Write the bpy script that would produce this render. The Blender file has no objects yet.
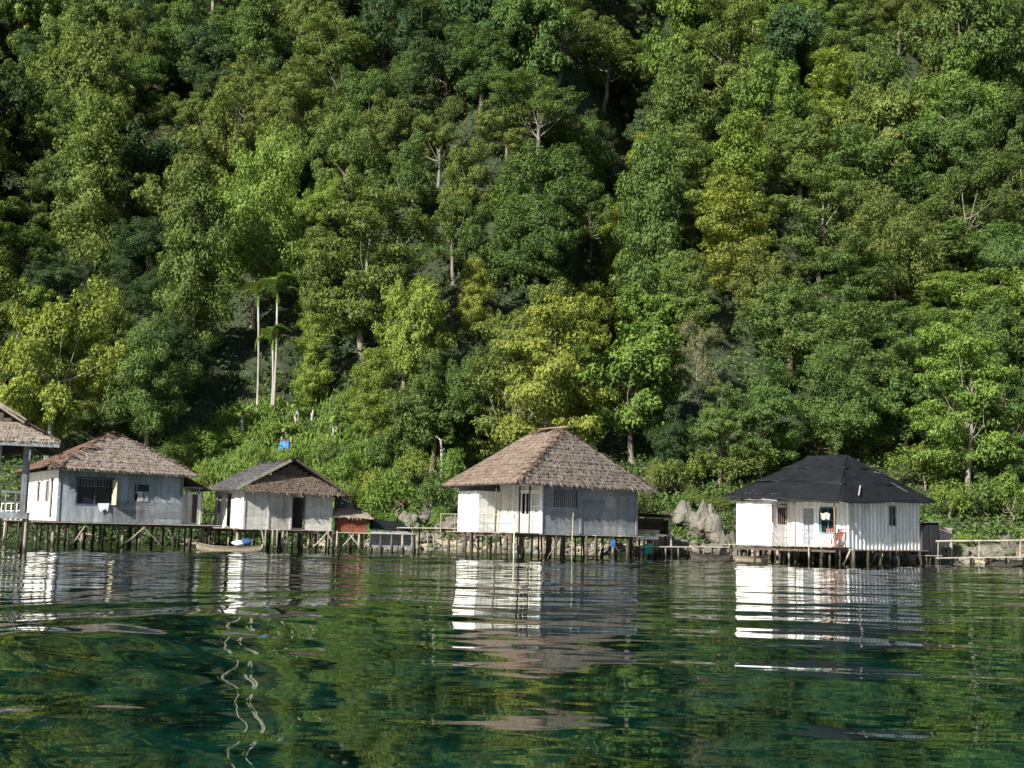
import bpy, math, random
import numpy as np
from mathutils import Vector, Matrix

SC = bpy.context.scene
COL = SC.collection
R = math.radians
random.seed(7)
rng = np.random.default_rng(7)

# ------------------------------------------------------------------ camera, sky, sun, exposure
WATER_Z = 0.17
F = 1236.0                      # focal length in pixels of the 1024 px wide frame
CAM = Vector((0, 0, 1.4))
PITCH, ROLL = math.atan((532 - 384) / F), R(1.3)
cam_data = bpy.data.cameras.new('camera')
cam = bpy.data.objects.new('camera', cam_data)
COL.objects.link(cam)
cam_data.sensor_width = 36.0
cam_data.lens = 36.0 * F / 1024.0
cam_data.clip_end = 2000.0
cam_data.clip_start = 0.1
CAMROT = Matrix.Rotation(R(90) + PITCH, 3, 'X') @ Matrix.Rotation(ROLL, 3, 'Z')
cam.matrix_world = Matrix.Translation(CAM) @ CAMROT.to_4x4()
SC.camera = cam

SUN_BEARING, SUN_EL = 37.0, 31.0          # degrees left of straight behind the camera; height
to_sun = Vector((-math.sin(R(SUN_BEARING)) * math.cos(R(SUN_EL)),
                 -math.cos(R(SUN_BEARING)) * math.cos(R(SUN_EL)), math.sin(R(SUN_EL))))
world = bpy.data.worlds.new('World')
SC.world = world
world.use_nodes = True
wn = world.node_tree.nodes
sky = wn.new('ShaderNodeTexSky')
sky.sky_type = 'NISHITA'
sky.sun_disc = False
sky.sun_elevation = R(SUN_EL)
sky.sun_rotation = math.atan2(to_sun.x, to_sun.y)
sky.air_density = 1.0
sky.dust_density = 0.6
wn['Background'].inputs['Strength'].default_value = 0.054
world.node_tree.links.new(sky.outputs[0], wn['Background'].inputs['Color'])
sun_data = bpy.data.lights.new('sun', 'SUN')
sun_data.energy = 5.0
sun_data.angle = R(0.5)
sun_data.color = (1.0, 0.95, 0.85)
sun = bpy.data.objects.new('sun', sun_data)
sun.rotation_euler = (-to_sun).to_track_quat('-Z', 'Y').to_euler()
sun.location = (-60, -60, 80)
COL.objects.link(sun)
SC.view_settings.view_transform = 'Standard'
SC.view_settings.look = 'None'
SC.view_settings.exposure = 1.12
SC.view_settings.gamma = 1.0
SC.render.engine = 'CYCLES'
SC.cycles.max_bounces = 6
SC.cycles.diffuse_bounces = 3
SC.cycles.glossy_bounces = 3
SC.cycles.transparent_max_bounces = 8
SC.cycles.use_denoising = True
try:
    SC.cycles.denoiser = 'OPENIMAGEDENOISE'
    SC.cycles.denoising_input_passes = 'RGB_ALBEDO_NORMAL'
    SC.cycles.denoising_prefilter = 'ACCURATE'
except Exception:
    pass

# ------------------------------------------------------------------ helpers
def ray(px, py):
    return CAMROT @ Vector(((px - 512) / F, -(py - 384) / F, -1))
def at(px, py, y):
    d = ray(px, py)
    return CAM + d * (y / d.y)
def project(p):
    q = CAMROT.transposed() @ (Vector(p) - CAM)
    return 512 + F * q.x / -q.z, 384 - F * q.y / -q.z

def link(o, parent=None):
    COL.objects.link(o)
    if parent is not None:
        o.parent = parent
    return o
def tag(o, label, cat, group=None, kind=None):
    if label: o['label'] = label
    if cat: o['category'] = cat
    if group: o['group'] = group
    if kind: o['kind'] = kind
    return o
def empty(name, loc, rz=0.0):
    o = bpy.data.objects.new(name, None)
    o.location = loc
    o.rotation_euler = (0, 0, rz)
    o.empty_display_size = 0.3
    return link(o)
def np_mesh(name, verts, faces, mat=None, smooth=False, attr=None):
    """verts (n,3), faces (m,k) arrays -> mesh; attr = per-face float 'v'"""
    verts = np.asarray(verts, dtype=np.float32)
    faces = np.asarray(faces, dtype=np.int32)
    m, k = faces.shape
    me = bpy.data.meshes.new(name)
    me.vertices.add(len(verts))
    me.vertices.foreach_set('co', verts.ravel())
    me.loops.add(m * k)
    me.loops.foreach_set('vertex_index', faces.ravel())
    me.polygons.add(m)
    me.polygons.foreach_set('loop_start', np.arange(0, m * k, k, dtype=np.int32))
    if smooth:
        me.polygons.foreach_set('use_smooth', np.ones(m, dtype=bool))
    if attr is not None:
        a = me.attributes.new('v', 'FLOAT', 'FACE')
        a.data.foreach_set('value', np.asarray(attr, dtype=np.float32))
    me.update(calc_edges=True)
    if mat: me.materials.append(mat)
    return me
def obj(name, me, parent=None, loc=(0, 0, 0)):
    o = bpy.data.objects.new(name, me)
    o.location = loc
    return link(o, parent)

class MB:
    """collects boxes, tubes and quads into one mesh"""
    def __init__(s): s.v, s.f = [], []
    def quad(s, *p):
        n = len(s.v); s.v += [tuple(x) for x in p]; s.f.append(tuple(range(n, n + len(p))))
    def box(s, lo, hi):
        n = len(s.v)
        for x in (lo[0], hi[0]):
            for y in (lo[1], hi[1]):
                for z in (lo[2], hi[2]): s.v.append((x, y, z))
        for f in ((0, 1, 3, 2), (4, 6, 7, 5), (0, 4, 5, 1), (2, 3, 7, 6), (0, 2, 6, 4), (1, 5, 7, 3)):
            s.f.append(tuple(n + i for i in f))
    def tube(s, pts, rads, k=6):
        pts = [Vector(p) for p in pts]
        n0 = len(s.v)
        for i, p in enumerate(pts):
            d = (pts[min(i + 1, len(pts) - 1)] - pts[max(i - 1, 0)]).normalized()
            a = d.cross(Vector((0.31, 0.95, 0.05)))
            if a.length < 0.05: a = d.cross(Vector((1, 0, 0)))
            a.normalize(); b = d.cross(a)
            for j in range(k):
                t = 2 * math.pi * j / k
                s.v.append(tuple(p + (a * math.cos(t) + b * math.sin(t)) * rads[i]))
        for i in range(len(pts) - 1):
            for j in range(k):
                s.f.append((n0 + i * k + j, n0 + i * k + (j + 1) % k, n0 + (i + 1) * k + (j + 1) % k, n0 + (i + 1) * k + j))
        s.f.append(tuple(n0 + j for j in range(k)))
        s.f.append(tuple(n0 + (len(pts) - 1) * k + j for j in range(k)))
    def mesh(s, name, mat, smooth=False):
        me = bpy.data.meshes.new(name)
        me.from_pydata(s.v, [], s.f)
        if smooth:
            me.polygons.foreach_set('use_smooth', [True] * len(me.polygons))
        me.materials.append(mat); me.update()
        if mat == M.get('leaf'):
            me.attributes.new('v', 'FLOAT', 'FACE').data.foreach_set('value', [0.5] * len(me.polygons))
        return me
    def build(s, name, mat, parent=None, smooth=False):
        return obj(name, s.mesh(name, mat, smooth), parent)

# ------------------------------------------------------------------ materials
def new_mat(name):
    m = bpy.data.materials.new(name); m.use_nodes = True
    return m, m.node_tree, m.node_tree.nodes['Principled BSDF']
def nd(t, typ, **kw):
    n = t.nodes.new(typ)
    for k, v in kw.items():
        if k in n.inputs: n.inputs[k].default_value = v
        else: setattr(n, k, v)
    return n
def math_n(t, op, a, b=None):
    n = t.nodes.new('ShaderNodeMath'); n.operation = op
    for i, x in enumerate((a, b)):
        if x is None: continue
        if isinstance(x, (int, float)): n.inputs[i].default_value = x
        else: t.links.new(x, n.inputs[i])
    return n.outputs[0]
def ramp(t, fac, stops):
    n = t.nodes.new('ShaderNodeValToRGB')
    e = n.color_ramp.elements
    while len(e) < len(stops): e.new(0.5)
    for i, (p, c) in enumerate(stops):
        e[i].position = p; e[i].color = (*c, 1) if len(c) == 3 else c
    t.links.new(fac, n.inputs[0])
    return n.outputs[0]
def pos_noise(t, scale, detail=4.0, vec=(1, 1, 1), rough=0.6):
    g = t.nodes.new('ShaderNodeNewGeometry')
    mp = t.nodes.new('ShaderNodeMapping'); mp.inputs['Scale'].default_value = vec
    t.links.new(g.outputs['Position'], mp.inputs[0])
    n = nd(t, 'ShaderNodeTexNoise', Scale=scale, Detail=detail, Roughness=rough)
    t.links.new(mp.outputs[0], n.inputs['Vector'])
    return n.outputs['Fac']
def mix(t, typ, fac, a, b):
    n = t.nodes.new('ShaderNodeMix'); n.data_type = 'RGBA'; n.blend_type = typ
    for sock, x in ((n.inputs[0], fac), (n.inputs[6], a), (n.inputs[7], b)):
        if isinstance(x, (int, float)): sock.default_value = x
        elif isinstance(x, tuple): sock.default_value = (*x, 1)
        else: t.links.new(x, sock)
    return n.outputs[2]

def wood(name, c0, c1, grain=(1, 1, 8), scale=2.2, rough=0.85, var=0.35, stain=None, wet=False):
    m, t, b = new_mat(name)
    g = pos_noise(t, scale, 6, grain, 0.7)
    col = ramp(t, g, [(0.3, c0), (0.7, c1)])
    if stain:
        s = pos_noise(t, 0.9, 5, (1, 1, 0.35), 0.7)
        f = ramp(t, s, [(0.5, (0, 0, 0)), (0.72, (1, 1, 1))])
        col = mix(t, 'MIX', f, col, stain)
    st_ = ramp(t, pos_noise(t, 1.0, 4, (7, 7, 0.45), 0.6), [(0.36, (0.62, 0.60, 0.56)), (0.55, (1, 1, 1))])
    col = mix(t, 'MULTIPLY', 0.55, col, st_)
    oi = t.nodes.new('ShaderNodeObjectInfo')
    k = math_n(t, 'ADD', math_n(t, 'MULTIPLY', oi.outputs['Random'], var), 1 - var * 0.6)
    h = t.nodes.new('ShaderNodeHueSaturation')
    t.links.new(col, h.inputs['Color']); t.links.new(k, h.inputs['Value'])
    out = h.outputs[0]
    if wet:                                            # damp, weed-darkened foot of a post standing in water
        gm = t.nodes.new('ShaderNodeNewGeometry'); sp = t.nodes.new('ShaderNodeSeparateXYZ')
        t.links.new(gm.outputs['Position'], sp.inputs[0])
        zz = math_n(t, 'ADD', sp.outputs['Z'], math_n(t, 'MULTIPLY', pos_noise(t, 3.0, 2), -0.4))
        f = ramp(t, zz, [(0.17, (1, 1, 1)), (0.42, (0, 0, 0))])
        out = mix(t, 'MIX', f, out, (0.035, 0.032, 0.02))
    t.links.new(out, b.inputs['Base Color'])
    b.inputs['Roughness'].default_value = rough
    b.inputs['Specular IOR Level'].default_value = 0.2
    bp = nd(t, 'ShaderNodeBump', Strength=0.4, Distance=0.02)
    t.links.new(g, bp.inputs['Height']); t.links.new(bp.outputs[0], b.inputs['Normal'])
    return m
def plain(name, c, rough=0.6, spec=0.3, metal=0.0, var=0.25):
    m, t, b = new_mat(name)
    n = pos_noise(t, 3.0, 5)
    lo = tuple(x * (1 - var) for x in c); hi = tuple(min(1, x * (1 + var)) for x in c)
    t.links.new(ramp(t, n, [(0.3, lo), (0.7, hi)]), b.inputs['Base Color'])
    b.inputs['Roughness'].default_value = rough
    b.inputs['Specular IOR Level'].default_value = spec
    b.inputs['Metallic'].default_value = metal
    return m

M = {}
M['grey_blue'] = wood('weathered blue grey boards', (0.12, 0.14, 0.165), (0.30, 0.33, 0.36), (1.2, 1.2, 9), var=0.6, stain=(0.10, 0.09, 0.08))
M['grey_blue_v'] = wood('weathered upright boards', (0.18, 0.215, 0.25), (0.36, 0.40, 0.44), (8, 8, 0.7), var=0.5, stain=(0.14, 0.135, 0.13))
M['white_h'] = wood('whitewashed boards', (0.36, 0.355, 0.335), (0.62, 0.61, 0.58), (1.2, 1.2, 8), var=0.3, stain=(0.27, 0.25, 0.22))
M['white'] = wood('white painted boards', (0.70, 0.70, 0.68), (0.86, 0.86, 0.84), (1.2, 1.2, 6), var=0.12, stain=(0.52, 0.50, 0.44))
M['white_v'] = wood('white upright boards', (0.60, 0.61, 0.62), (0.78, 0.79, 0.80), (7, 7, 0.8), var=0.2, stain=(0.42, 0.41, 0.38))
M['charcoal'] = wood('dark grey boards', (0.12, 0.135, 0.16), (0.26, 0.28, 0.31), (1.2, 1.2, 9), stain=(0.34, 0.35, 0.35))
M['pole'] = wood('grey driftwood pole', (0.16, 0.14, 0.11), (0.38, 0.34, 0.28), (3, 3, 0.8), wet=True, var=0.6)
M['dark_pole'] = wood('dark wet pole', (0.04, 0.035, 0.03), (0.12, 0.10, 0.08), (3, 3, 0.8), wet=True, var=0.6)
M['deck'] = wood('grey deck board', (0.20, 0.18, 0.15), (0.44, 0.40, 0.35), (2, 2, 2), var=0.5)
M['bamboo'] = wood('pale bamboo', (0.42, 0.38, 0.26), (0.62, 0.56, 0.40), (2, 2, 2), var=0.3)
M['dark_wood'] = wood('dark brown wood', (0.05, 0.04, 0.035), (0.13, 0.10, 0.08), (2, 2, 5))
M['brown_wood'] = wood('brown wood', (0.14, 0.09, 0.06), (0.26, 0.18, 0.12), (2, 2, 5))
M['red_wood'] = wood('rust red boards', (0.11, 0.035, 0.022), (0.20, 0.065, 0.038), (2, 2, 5))
M['teal_paint'] = plain('teal paint', (0.03, 0.17, 0.18))
M['slate'] = plain('slate blue paint', (0.06, 0.085, 0.13))
M['glass'] = plain('dark window glass', (0.012, 0.013, 0.016), rough=0.3, spec=0.25)
M['curtain'] = plain('faded curtain', (0.34, 0.30, 0.28), rough=0.9)
M['boat_pale'] = wood('bleached dugout wood', (0.18, 0.15, 0.11), (0.36, 0.31, 0.24), (0.8, 4, 6), var=0.1)
M['boat_dark'] = wood('dark dugout wood', (0.03, 0.028, 0.026), (0.09, 0.08, 0.07), (0.8, 4, 6), var=0.1)
M['blue_tarp'] = plain('blue plastic sheet', (0.03, 0.16, 0.48), rough=0.4, spec=0.5)
M['white_cloth'] = plain('off white cloth', (0.62, 0.64, 0.68), rough=0.9)
M['green_cloth'] = plain('sea green cloth', (0.03, 0.24, 0.17), rough=0.9)
M['blue_cloth'] = plain('blue cloth', (0.035, 0.075, 0.20), rough=0.9)
M['pink_cloth'] = plain('pale pink cloth', (0.50, 0.36, 0.30), rough=0.9)
M['red_plastic'] = plain('faded red plastic', (0.27, 0.06, 0.05), rough=0.5)
M['pot'] = plain('aluminium pot', (0.45, 0.45, 0.45), rough=0.35, metal=0.7)
M['tin'] = plain('weathered tin sheet', (0.36, 0.37, 0.38), rough=0.6, metal=0.2)

def thatch_mat(name, c0, c1, c2):
    m, t, b = new_mat(name)
    a = nd(t, 'ShaderNodeAttribute', attribute_name='v')
    n = pos_noise(t, 1.3, 6, (1, 1, 1), 0.75)
    f = math_n(t, 'ADD', math_n(t, 'MULTIPLY', a.outputs['Fac'], 0.34), math_n(t, 'MULTIPLY', n, 0.75))
    t.links.new(ramp(t, f, [(0.22, c0), (0.55, c1), (0.85, c2)]), b.inputs['Base Color'])
    b.inputs['Roughness'].default_value = 0.9
    b.inputs['Specular IOR Level'].default_value = 0.15
    return m
M['thatch'] = thatch_mat('sago thatch', (0.13, 0.105, 0.086), (0.225, 0.187, 0.158), (0.32, 0.275, 0.24))
M['thatch_old'] = thatch_mat('old brown thatch', (0.085, 0.064, 0.051), (0.155, 0.117, 0.093), (0.23, 0.18, 0.15))
M['thatch_dark'] = thatch_mat('dark brown thatch', (0.06, 0.038, 0.03), (0.12, 0.075, 0.058), (0.19, 0.13, 0.10))
M['thatch_grey'] = thatch_mat('dark grey thatch', (0.03, 0.03, 0.032), (0.075, 0.075, 0.08), (0.14, 0.135, 0.13))

m, t, b = new_mat('black roofing sheet')
n = pos_noise(t, 1.6, 6)
t.links.new(ramp(t, n, [(0.3, (0.006, 0.0065, 0.008)), (0.7, (0.014, 0.015, 0.018))]), b.inputs['Base Color'])
b.inputs['Roughness'].default_value = 0.62
b.inputs['Specular IOR Level'].default_value = 0.25
M['black_sheet'] = m

def leaf_mat(name, trans=0.30, vmin=0.68, vmax=1.4):
    m, t, b = new_mat(name)
    oi = t.nodes.new('ShaderNodeObjectInfo')
    a = nd(t, 'ShaderNodeAttribute', attribute_name='v')
    h = t.nodes.new('ShaderNodeHueSaturation')
    t.links.new(oi.outputs['Color'], h.inputs['Color'])
    t.links.new(math_n(t, 'ADD', math_n(t, 'MULTIPLY', a.outputs['Fac'], vmax - vmin), vmin), h.inputs['Value'])
    t.links.new(math_n(t, 'ADD', math_n(t, 'MULTIPLY', a.outputs['Fac'], -0.02), 0.512), h.inputs['Hue'])
    t.links.new(h.outputs[0], b.inputs['Base Color'])
    b.inputs['Roughness'].default_value = 0.6
    b.inputs['Specular IOR Level'].default_value = 0.16
    tr = t.nodes.new('ShaderNodeBsdfTranslucent')
    t.links.new(mix(t, 'MULTIPLY', 1.0, h.outputs[0], (1.25, 1.35, 0.7)), tr.inputs['Color'])
    ms = t.nodes.new('ShaderNodeMixShader'); ms.inputs[0].default_value = trans
    t.links.new(b.outputs[0], ms.inputs[1]); t.links.new(tr.outputs[0], ms.inputs[2])
    t.links.new(ms.outputs[0], t.nodes['Material Output'].inputs['Surface'])
    return m
M['leaf'] = leaf_mat('leaves')
M['grass'] = leaf_mat('grass blades', 0.35, 0.6, 1.4)
def bark(name, c0, c1):
    m, t, b = new_mat(name)
    n = pos_noise(t, 2.0, 5, (2, 2, 0.5), 0.7)
    t.links.new(ramp(t, n, [(0.3, c0), (0.7, c1)]), b.inputs['Base Color'])
    b.inputs['Roughness'].default_value = 0.9
    b.inputs['Specular IOR Level'].default_value = 0.15
    return m
M['bark'] = bark('brown grey bark', (0.10, 0.08, 0.06), (0.24, 0.20, 0.16))
M['bark_mid'] = bark('grey bark', (0.11, 0.10, 0.08), (0.27, 0.245, 0.205))
M['bark_pale'] = bark('pale grey bark', (0.20, 0.19, 0.165), (0.40, 0.38, 0.335))

m, t, b = new_mat('limestone')
n1 = pos_noise(t, 0.8, 8, (1, 1, 0.6), 0.75)
n2 = pos_noise(t, 3.5, 6, (1, 1, 0.5), 0.7)
c = ramp(t, n1, [(0.34, (0.07, 0.062, 0.055)), (0.5, (0.15, 0.138, 0.118)), (0.68, (0.27, 0.255, 0.225))])
c = mix(t, 'MULTIPLY', 0.6, c, ramp(t, n2, [(0.3, (0.45, 0.42, 0.38)), (0.6, (1, 1, 1))]))
moss = ramp(t, pos_noise(t, 1.1, 5, (1, 1, 1), 0.7), [(0.52, (0, 0, 0)), (0.64, (1, 1, 1))])
c = mix(t, 'MIX', moss, c, (0.06, 0.085, 0.025))
t.links.new(c, b.inputs['Base Color'])
b.inputs['Roughness'].default_value = 0.9
bp = nd(t, 'ShaderNodeBump', Strength=0.7, Distance=0.12); t.links.new(n2, bp.inputs['Height'])
t.links.new(bp.outputs[0], b.inputs['Normal'])
M['limestone'] = m

# ground: lake bed, stony bank, jungle soil; one sheet, mixed by height and noise
m, t, b = new_mat('ground')
gm = t.nodes.new('ShaderNodeNewGeometry'); sp = t.nodes.new('ShaderNodeSeparateXYZ')
t.links.new(gm.outputs['Position'], sp.inputs[0])
bed = ramp(t, pos_noise(t, 0.42, 6, (1, 1, 1), 0.65), [(0.36, (0.026, 0.062, 0.036)), (0.47, (0.09, 0.23, 0.15)), (0.57, (0.21, 0.48, 0.32)), (0.75, (0.40, 0.60, 0.38))])
bank = ramp(t, pos_noise(t, 1.4, 7, (1, 1, 1), 0.7), [(0.33, (0.10, 0.085, 0.06)), (0.52, (0.27, 0.23, 0.16)), (0.7, (0.42, 0.37, 0.28))])
soil = ramp(t, pos_noise(t, 0.7, 6, (1, 1, 1), 0.7), [(0.35, (0.012, 0.018, 0.007)), (0.55, (0.024, 0.036, 0.011)), (0.72, (0.045, 0.055, 0.02))])
f1 = ramp(t, math_n(t, 'ADD', math_n(t, 'MULTIPLY', sp.outputs['Z'], 0.5), 0.75), [(0.1, (0, 0, 0)), (0.7, (1, 1, 1))])
f2 = ramp(t, math_n(t, 'ADD', math_n(t, 'MULTIPLY', sp.outputs['Z'], 0.4), math_n(t, 'MULTIPLY', pos_noise(t, 0.9, 3), 0.5)), [(0.62, (0, 0, 0)), (0.82, (1, 1, 1))])
t.links.new(mix(t, 'MIX', f2, mix(t, 'MIX', f1, bed, bank), soil), b.inputs['Base Color'])
b.inputs['Roughness'].default_value = 0.95
bp = nd(t, 'ShaderNodeBump', Strength=0.6, Distance=0.2)
t.links.new(pos_noise(t, 1.8, 6), bp.inputs['Height']); t.links.new(bp.outputs[0], b.inputs['Normal'])
M['ground'] = m

# water: mirror by Fresnel over clear green water that tints what lies below
m, t, b = new_mat('lake water')
t.nodes.remove(b)
fr = nd(t, 'ShaderNodeFresnel', IOR=1.33)
gl = nd(t, 'ShaderNodeBsdfGlossy', Roughness=0.015); gl.inputs['Color'].default_value = (0.93, 0.95, 0.94, 1)
tp = nd(t, 'ShaderNodeBsdfTransparent'); tp.inputs['Color'].default_value = (0.36, 0.90, 0.72, 1)
ms = t.nodes.new('ShaderNodeMixShader')
bp = nd(t, 'ShaderNodeBump', Strength=0.10, Distance=0.02)
t.links.new(pos_noise(t, 2.6, 3, (0.45, 1, 1), 0.5), bp.inputs['Height'])
t.links.new(bp.outputs[0], gl.inputs['Normal']); t.links.new(bp.outputs[0], fr.inputs['Normal'])
t.links.new(fr.outputs[0], ms.inputs[0]); t.links.new(tp.outputs[0], ms.inputs[1]); t.links.new(gl.outputs[0], ms.inputs[2])
t.links.new(ms.outputs[0], t.nodes['Material Output'].inputs['Surface'])
M['water'] = m

# ------------------------------------------------------------------ terrain
def shore_y(x):
    return np.interp(x, [-80, -25, -12, -5, 2, 8, 16, 25, 80], [74, 73, 75, 76, 73, 70.5, 69.5, 69, 64])
def terrain(x, y):
    x = np.asarray(x, float); y = np.asarray(y, float)
    s = y - shore_y(x) + 0.5 * np.sin(x * 0.9) + 0.35 * np.sin(x * 2.3 + 1)
    z = np.interp(s, [-70, -50, -25, -10, -2, 0, 1.5, 4, 18, 45, 110, 190, 330],
                  [-6.0, -5.0, -3.4, -1.5, -0.35, 0, 0.9, 1.5, 6.6, 26, 80, 140, 215])
    up = np.clip((s - 12) / 40, 0, 1)
    # the gully right of the middle and its neighbours
    xg = np.interp(y, [78, 100, 115, 170, 210], [-3, 4, 9, 17.6, 22])
    z = z - 14.0 * up * np.exp(-((x - xg) / 5.5) ** 2) + 5.0 * up * np.exp(-((x - xg - 17) / 11.0) ** 2)
    z = z + 6.5 * up * np.exp(-((x - xg + 14) / 7.5) ** 2)
    xl = np.interp(y, [80, 105, 150, 200], [-19, -24, -46, -60])
    z = z - 9.0 * np.clip((s - 30) / 30, 0, 1) * np.exp(-((x - xl) / 6.0) ** 2)
    xr = np.interp(y, [100, 165, 210], [20, 31, 36])
    z = z - 5.0 * np.clip((s - 50) / 40, 0, 1) * np.exp(-((x - xr) / 4.5) ** 2)
    z = z + up * (1.6 * np.sin(x * 0.19 + y * 0.11) + 1.2 * np.sin(x * 0.31 - y * 0.17 + 2))
    rough = np.clip((s + 30) / 30, 0, 1)
    z = z + rough * (0.10 * np.sin(x * 1.7 + 0.6 * y) * np.sin(y * 2.1 - 0.4 * x)) + 0.25 * (1 - rough) * np.sin(x * 0.8 + y * 0.3) * np.sin(y * 0.7 - x * 0.2)
    return z
def tz(x, y): return float(terrain(x, y))
def hit_terrain(px, py, y0=60.0, y1=300.0):
    d = ray(px, py); y = y0
    while y < y1:
        p = CAM + d * (y / d.y)
        if tz(p.x, p.y) >= p.z: return p
        y += 0.4
    return None

def grid_faces(nr, nc):
    i = np.arange((nr - 1) * (nc - 1)); r = i // (nc - 1); c = i % (nc - 1)
    a = r * nc + c
    return np.stack([a, a + 1, a + nc + 1, a + nc], 1)
ys = np.concatenate([np.linspace(-120, 0, 25)[:-1], np.linspace(0, 60, 61)[:-1], np.linspace(60, 100, 101)[:-1], np.linspace(100, 210, 90)[:-1], np.linspace(210, 480, 28)])
xs = np.concatenate([np.linspace(-420, -70, 20)[:-1], np.linspace(-70, 70, 281)[:-1], np.linspace(70, 420, 20)])
X, Y = np.meshgrid(xs, ys)
g = obj('ground', np_mesh('ground', np.stack([X, Y, terrain(X, Y)], -1).reshape(-1, 3), grid_faces(len(ys), len(xs)), M['ground'], True))
g['kind'] = 'structure'

# water surface with real ripples
rows = [-110, -60, -30, -15, -8, -4, -1, 1.0]
y = 2.0
while y < 84:
    rows.append(y); y += min(0.0065 * max(y, 3), 0.12)
rows = np.array(rows)
u = np.concatenate([[-30, -12, -6, -3.5, -2.2, -1.6, -1.3], np.linspace(-1.1, 1.1, 480), [1.3, 1.6, 2.2, 3.5, 6, 12, 30]])
hw = np.maximum(rows, 3.0) * 0.47 + 0.6
X = u[None, :] * hw[:, None]
Y = np.repeat(rows[:, None], len(u), 1)
wr = np.random.default_rng(21)
Z = np.zeros_like(X)
N = 90
for i in range(N):
    lam = math.exp(wr.uniform(math.log(0.35), math.log(9.0)))
    spread = 0.16 + 0.45 * min(1, 0.8 / lam)
    th = wr.normal(0.10, spread)
    k = 2 * math.pi / lam
    slope = 0.0225 * math.sqrt(2 / N) * (1.2 if lam < 1.6 else (1.0 if lam < 4 else 0.7))
    far = 1 + (2.6 if lam < 2.0 else 0.6) * np.clip((Y - 24) / 28, 0, 1)        # breezier water towards the shore
    if lam < 1.4: far = far * (0.5 + 0.5 * np.clip((Y - 8) / 14, 0, 1))
    Z += far * slope / k * np.sin(k * (X * math.sin(th) + Y * math.cos(th)) + wr.uniform(0, 6.28) + 0.5 * np.sin(0.35 * X + i))
# calmer and rougher patches
Z *= 0.75 + 0.35 * np.sin(0.13 * X + 0.09 * Y + 1) * np.sin(0.21 * Y - 0.05 * X)
# passing wake at the left: a diagonal packet, and a smooth swell in front of it
s = (X + 5.3) * 0.98 + (Y - 20) * -0.12
d = (Y - 20 - (X + 5.3) * 1.4) * 0.55
pk = np.exp(-(d / 2.6) ** 2) * 1 / (1 + np.exp((X + 2.6) * 1.6))
for lam, a, ph in ((1.1, 0.010, 0), (0.7, 0.006, 1), (1.7, 0.014, 2), (0.45, 0.003, 4)):
    Z += a * pk * np.sin(2 * math.pi / lam * (d * 0.95 + 0.35 * X * math.sin(ph + 1)) + ph + 0.8 * np.sin(1.3 * X + ph))
# a smooth swell in front of the wake, its long face towards the boat, calmer than the rest
left = 1 / (1 + np.exp((X + 1.9 + 0.02 * Y) * 1.5))
cr = (Y - 12.5 - 2.0 * (X + 5.2)) * 0.62
Z *= 1 - 0.6 * left * np.exp(-np.maximum(-cr - 5, 0) ** 2 / 20) * (cr < 1)
Z += 0.17 * left * np.where(cr < 0, np.exp(-(cr / 4.2) ** 2), np.exp(-(cr / 2.6) ** 2))
Z += left * (cr < 1) * (0.010 * np.sin(2 * math.pi / 1.9 * (Y * 0.75 - 0.7 * X) + np.sin(X * 1.7)) + 0.005 * np.sin(2 * math.pi / 0.9 * (Y * 0.6 + 0.8 * X) + 1.3 * np.sin(1.1 * Y)))
fade = np.clip((2.4 - np.abs(u)) / 1.0, 0, 1)[None, :] * np.clip((rows - 0.5) / 3, 0, 1)[:, None]
Z *= fade
w = obj('water', np_mesh('water', np.stack([X, Y, Z], -1).reshape(-1, 3), grid_faces(len(rows), len(u)), M['water'], True))
w.location.z = WATER_Z
w['kind'] = 'structure'

# ------------------------------------------------------------------ shared pieces: planks, poles
UNIT = {}
def unit_box(mat):
    if ('b', mat) not in UNIT:
        mb = MB(); mb.box((-0.5, -0.5, -0.5), (0.5, 0.5, 0.5)); UNIT['b', mat] = mb.mesh('plank', M[mat])
    return UNIT['b', mat]
def unit_pole(mat, k):
    if ('p', mat, k) not in UNIT:
        rr = random.Random(k * 31 + 5); mb = MB()
        for i in range(6):
            f = i / 5; cx, cy = rr.uniform(-.4, .4) * (0 < i < 5), rr.uniform(-.4, .4) * (0 < i < 5); ra = 1.05 - 0.25 * f + rr.uniform(-.1, .1)
            for j in range(7): mb.v.append((cx + ra * math.cos(j * 0.8976), cy + ra * math.sin(j * 0.8976), f))
        for i in range(5):
            for j in range(7): mb.f.append((i * 7 + j, i * 7 + (j + 1) % 7, i * 7 + 7 + (j + 1) % 7, i * 7 + 7 + j))
        mb.f.append(tuple(range(35, 42)))
        UNIT['p', mat, k] = mb.mesh('pole', M[mat], True)
    return UNIT['p', mat, k]
def box(par, name, mat, lo, hi, rot=None):
    o = bpy.data.objects.new(name, unit_box(mat))
    o.location = [(a + b) / 2 for a, b in zip(lo, hi)]
    o.scale = [max(1e-3, abs(b - a)) for a, b in zip(lo, hi)]
    if rot: o.rotation_euler = rot
    return link(o, par)
def beam(par, name, mat, p0, p1, w, h):
    p0, p1 = Vector(p0), Vector(p1)
    o = bpy.data.objects.new(name, unit_box(mat))
    d = p1 - p0
    o.location = (p0 + p1) / 2; o.rotation_mode = 'QUATERNION'
    o.rotation_quaternion = d.to_track_quat('X', 'Z'); o.scale = (d.length, w, h)
    return link(o, par)
def pole(par, name, mat, p0, p1, r):
    p0, p1 = Vector(p0), Vector(p1)
    o = bpy.data.objects.new(name, unit_pole(mat, random.randint(0, 4)))
    d = p1 - p0
    o.location = p0; o.rotation_mode = 'QUATERNION'
    o.rotation_quaternion = d.to_track_quat('Z', 'Y'); o.scale = (r, r, d.length)
    return link(o, par)

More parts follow.
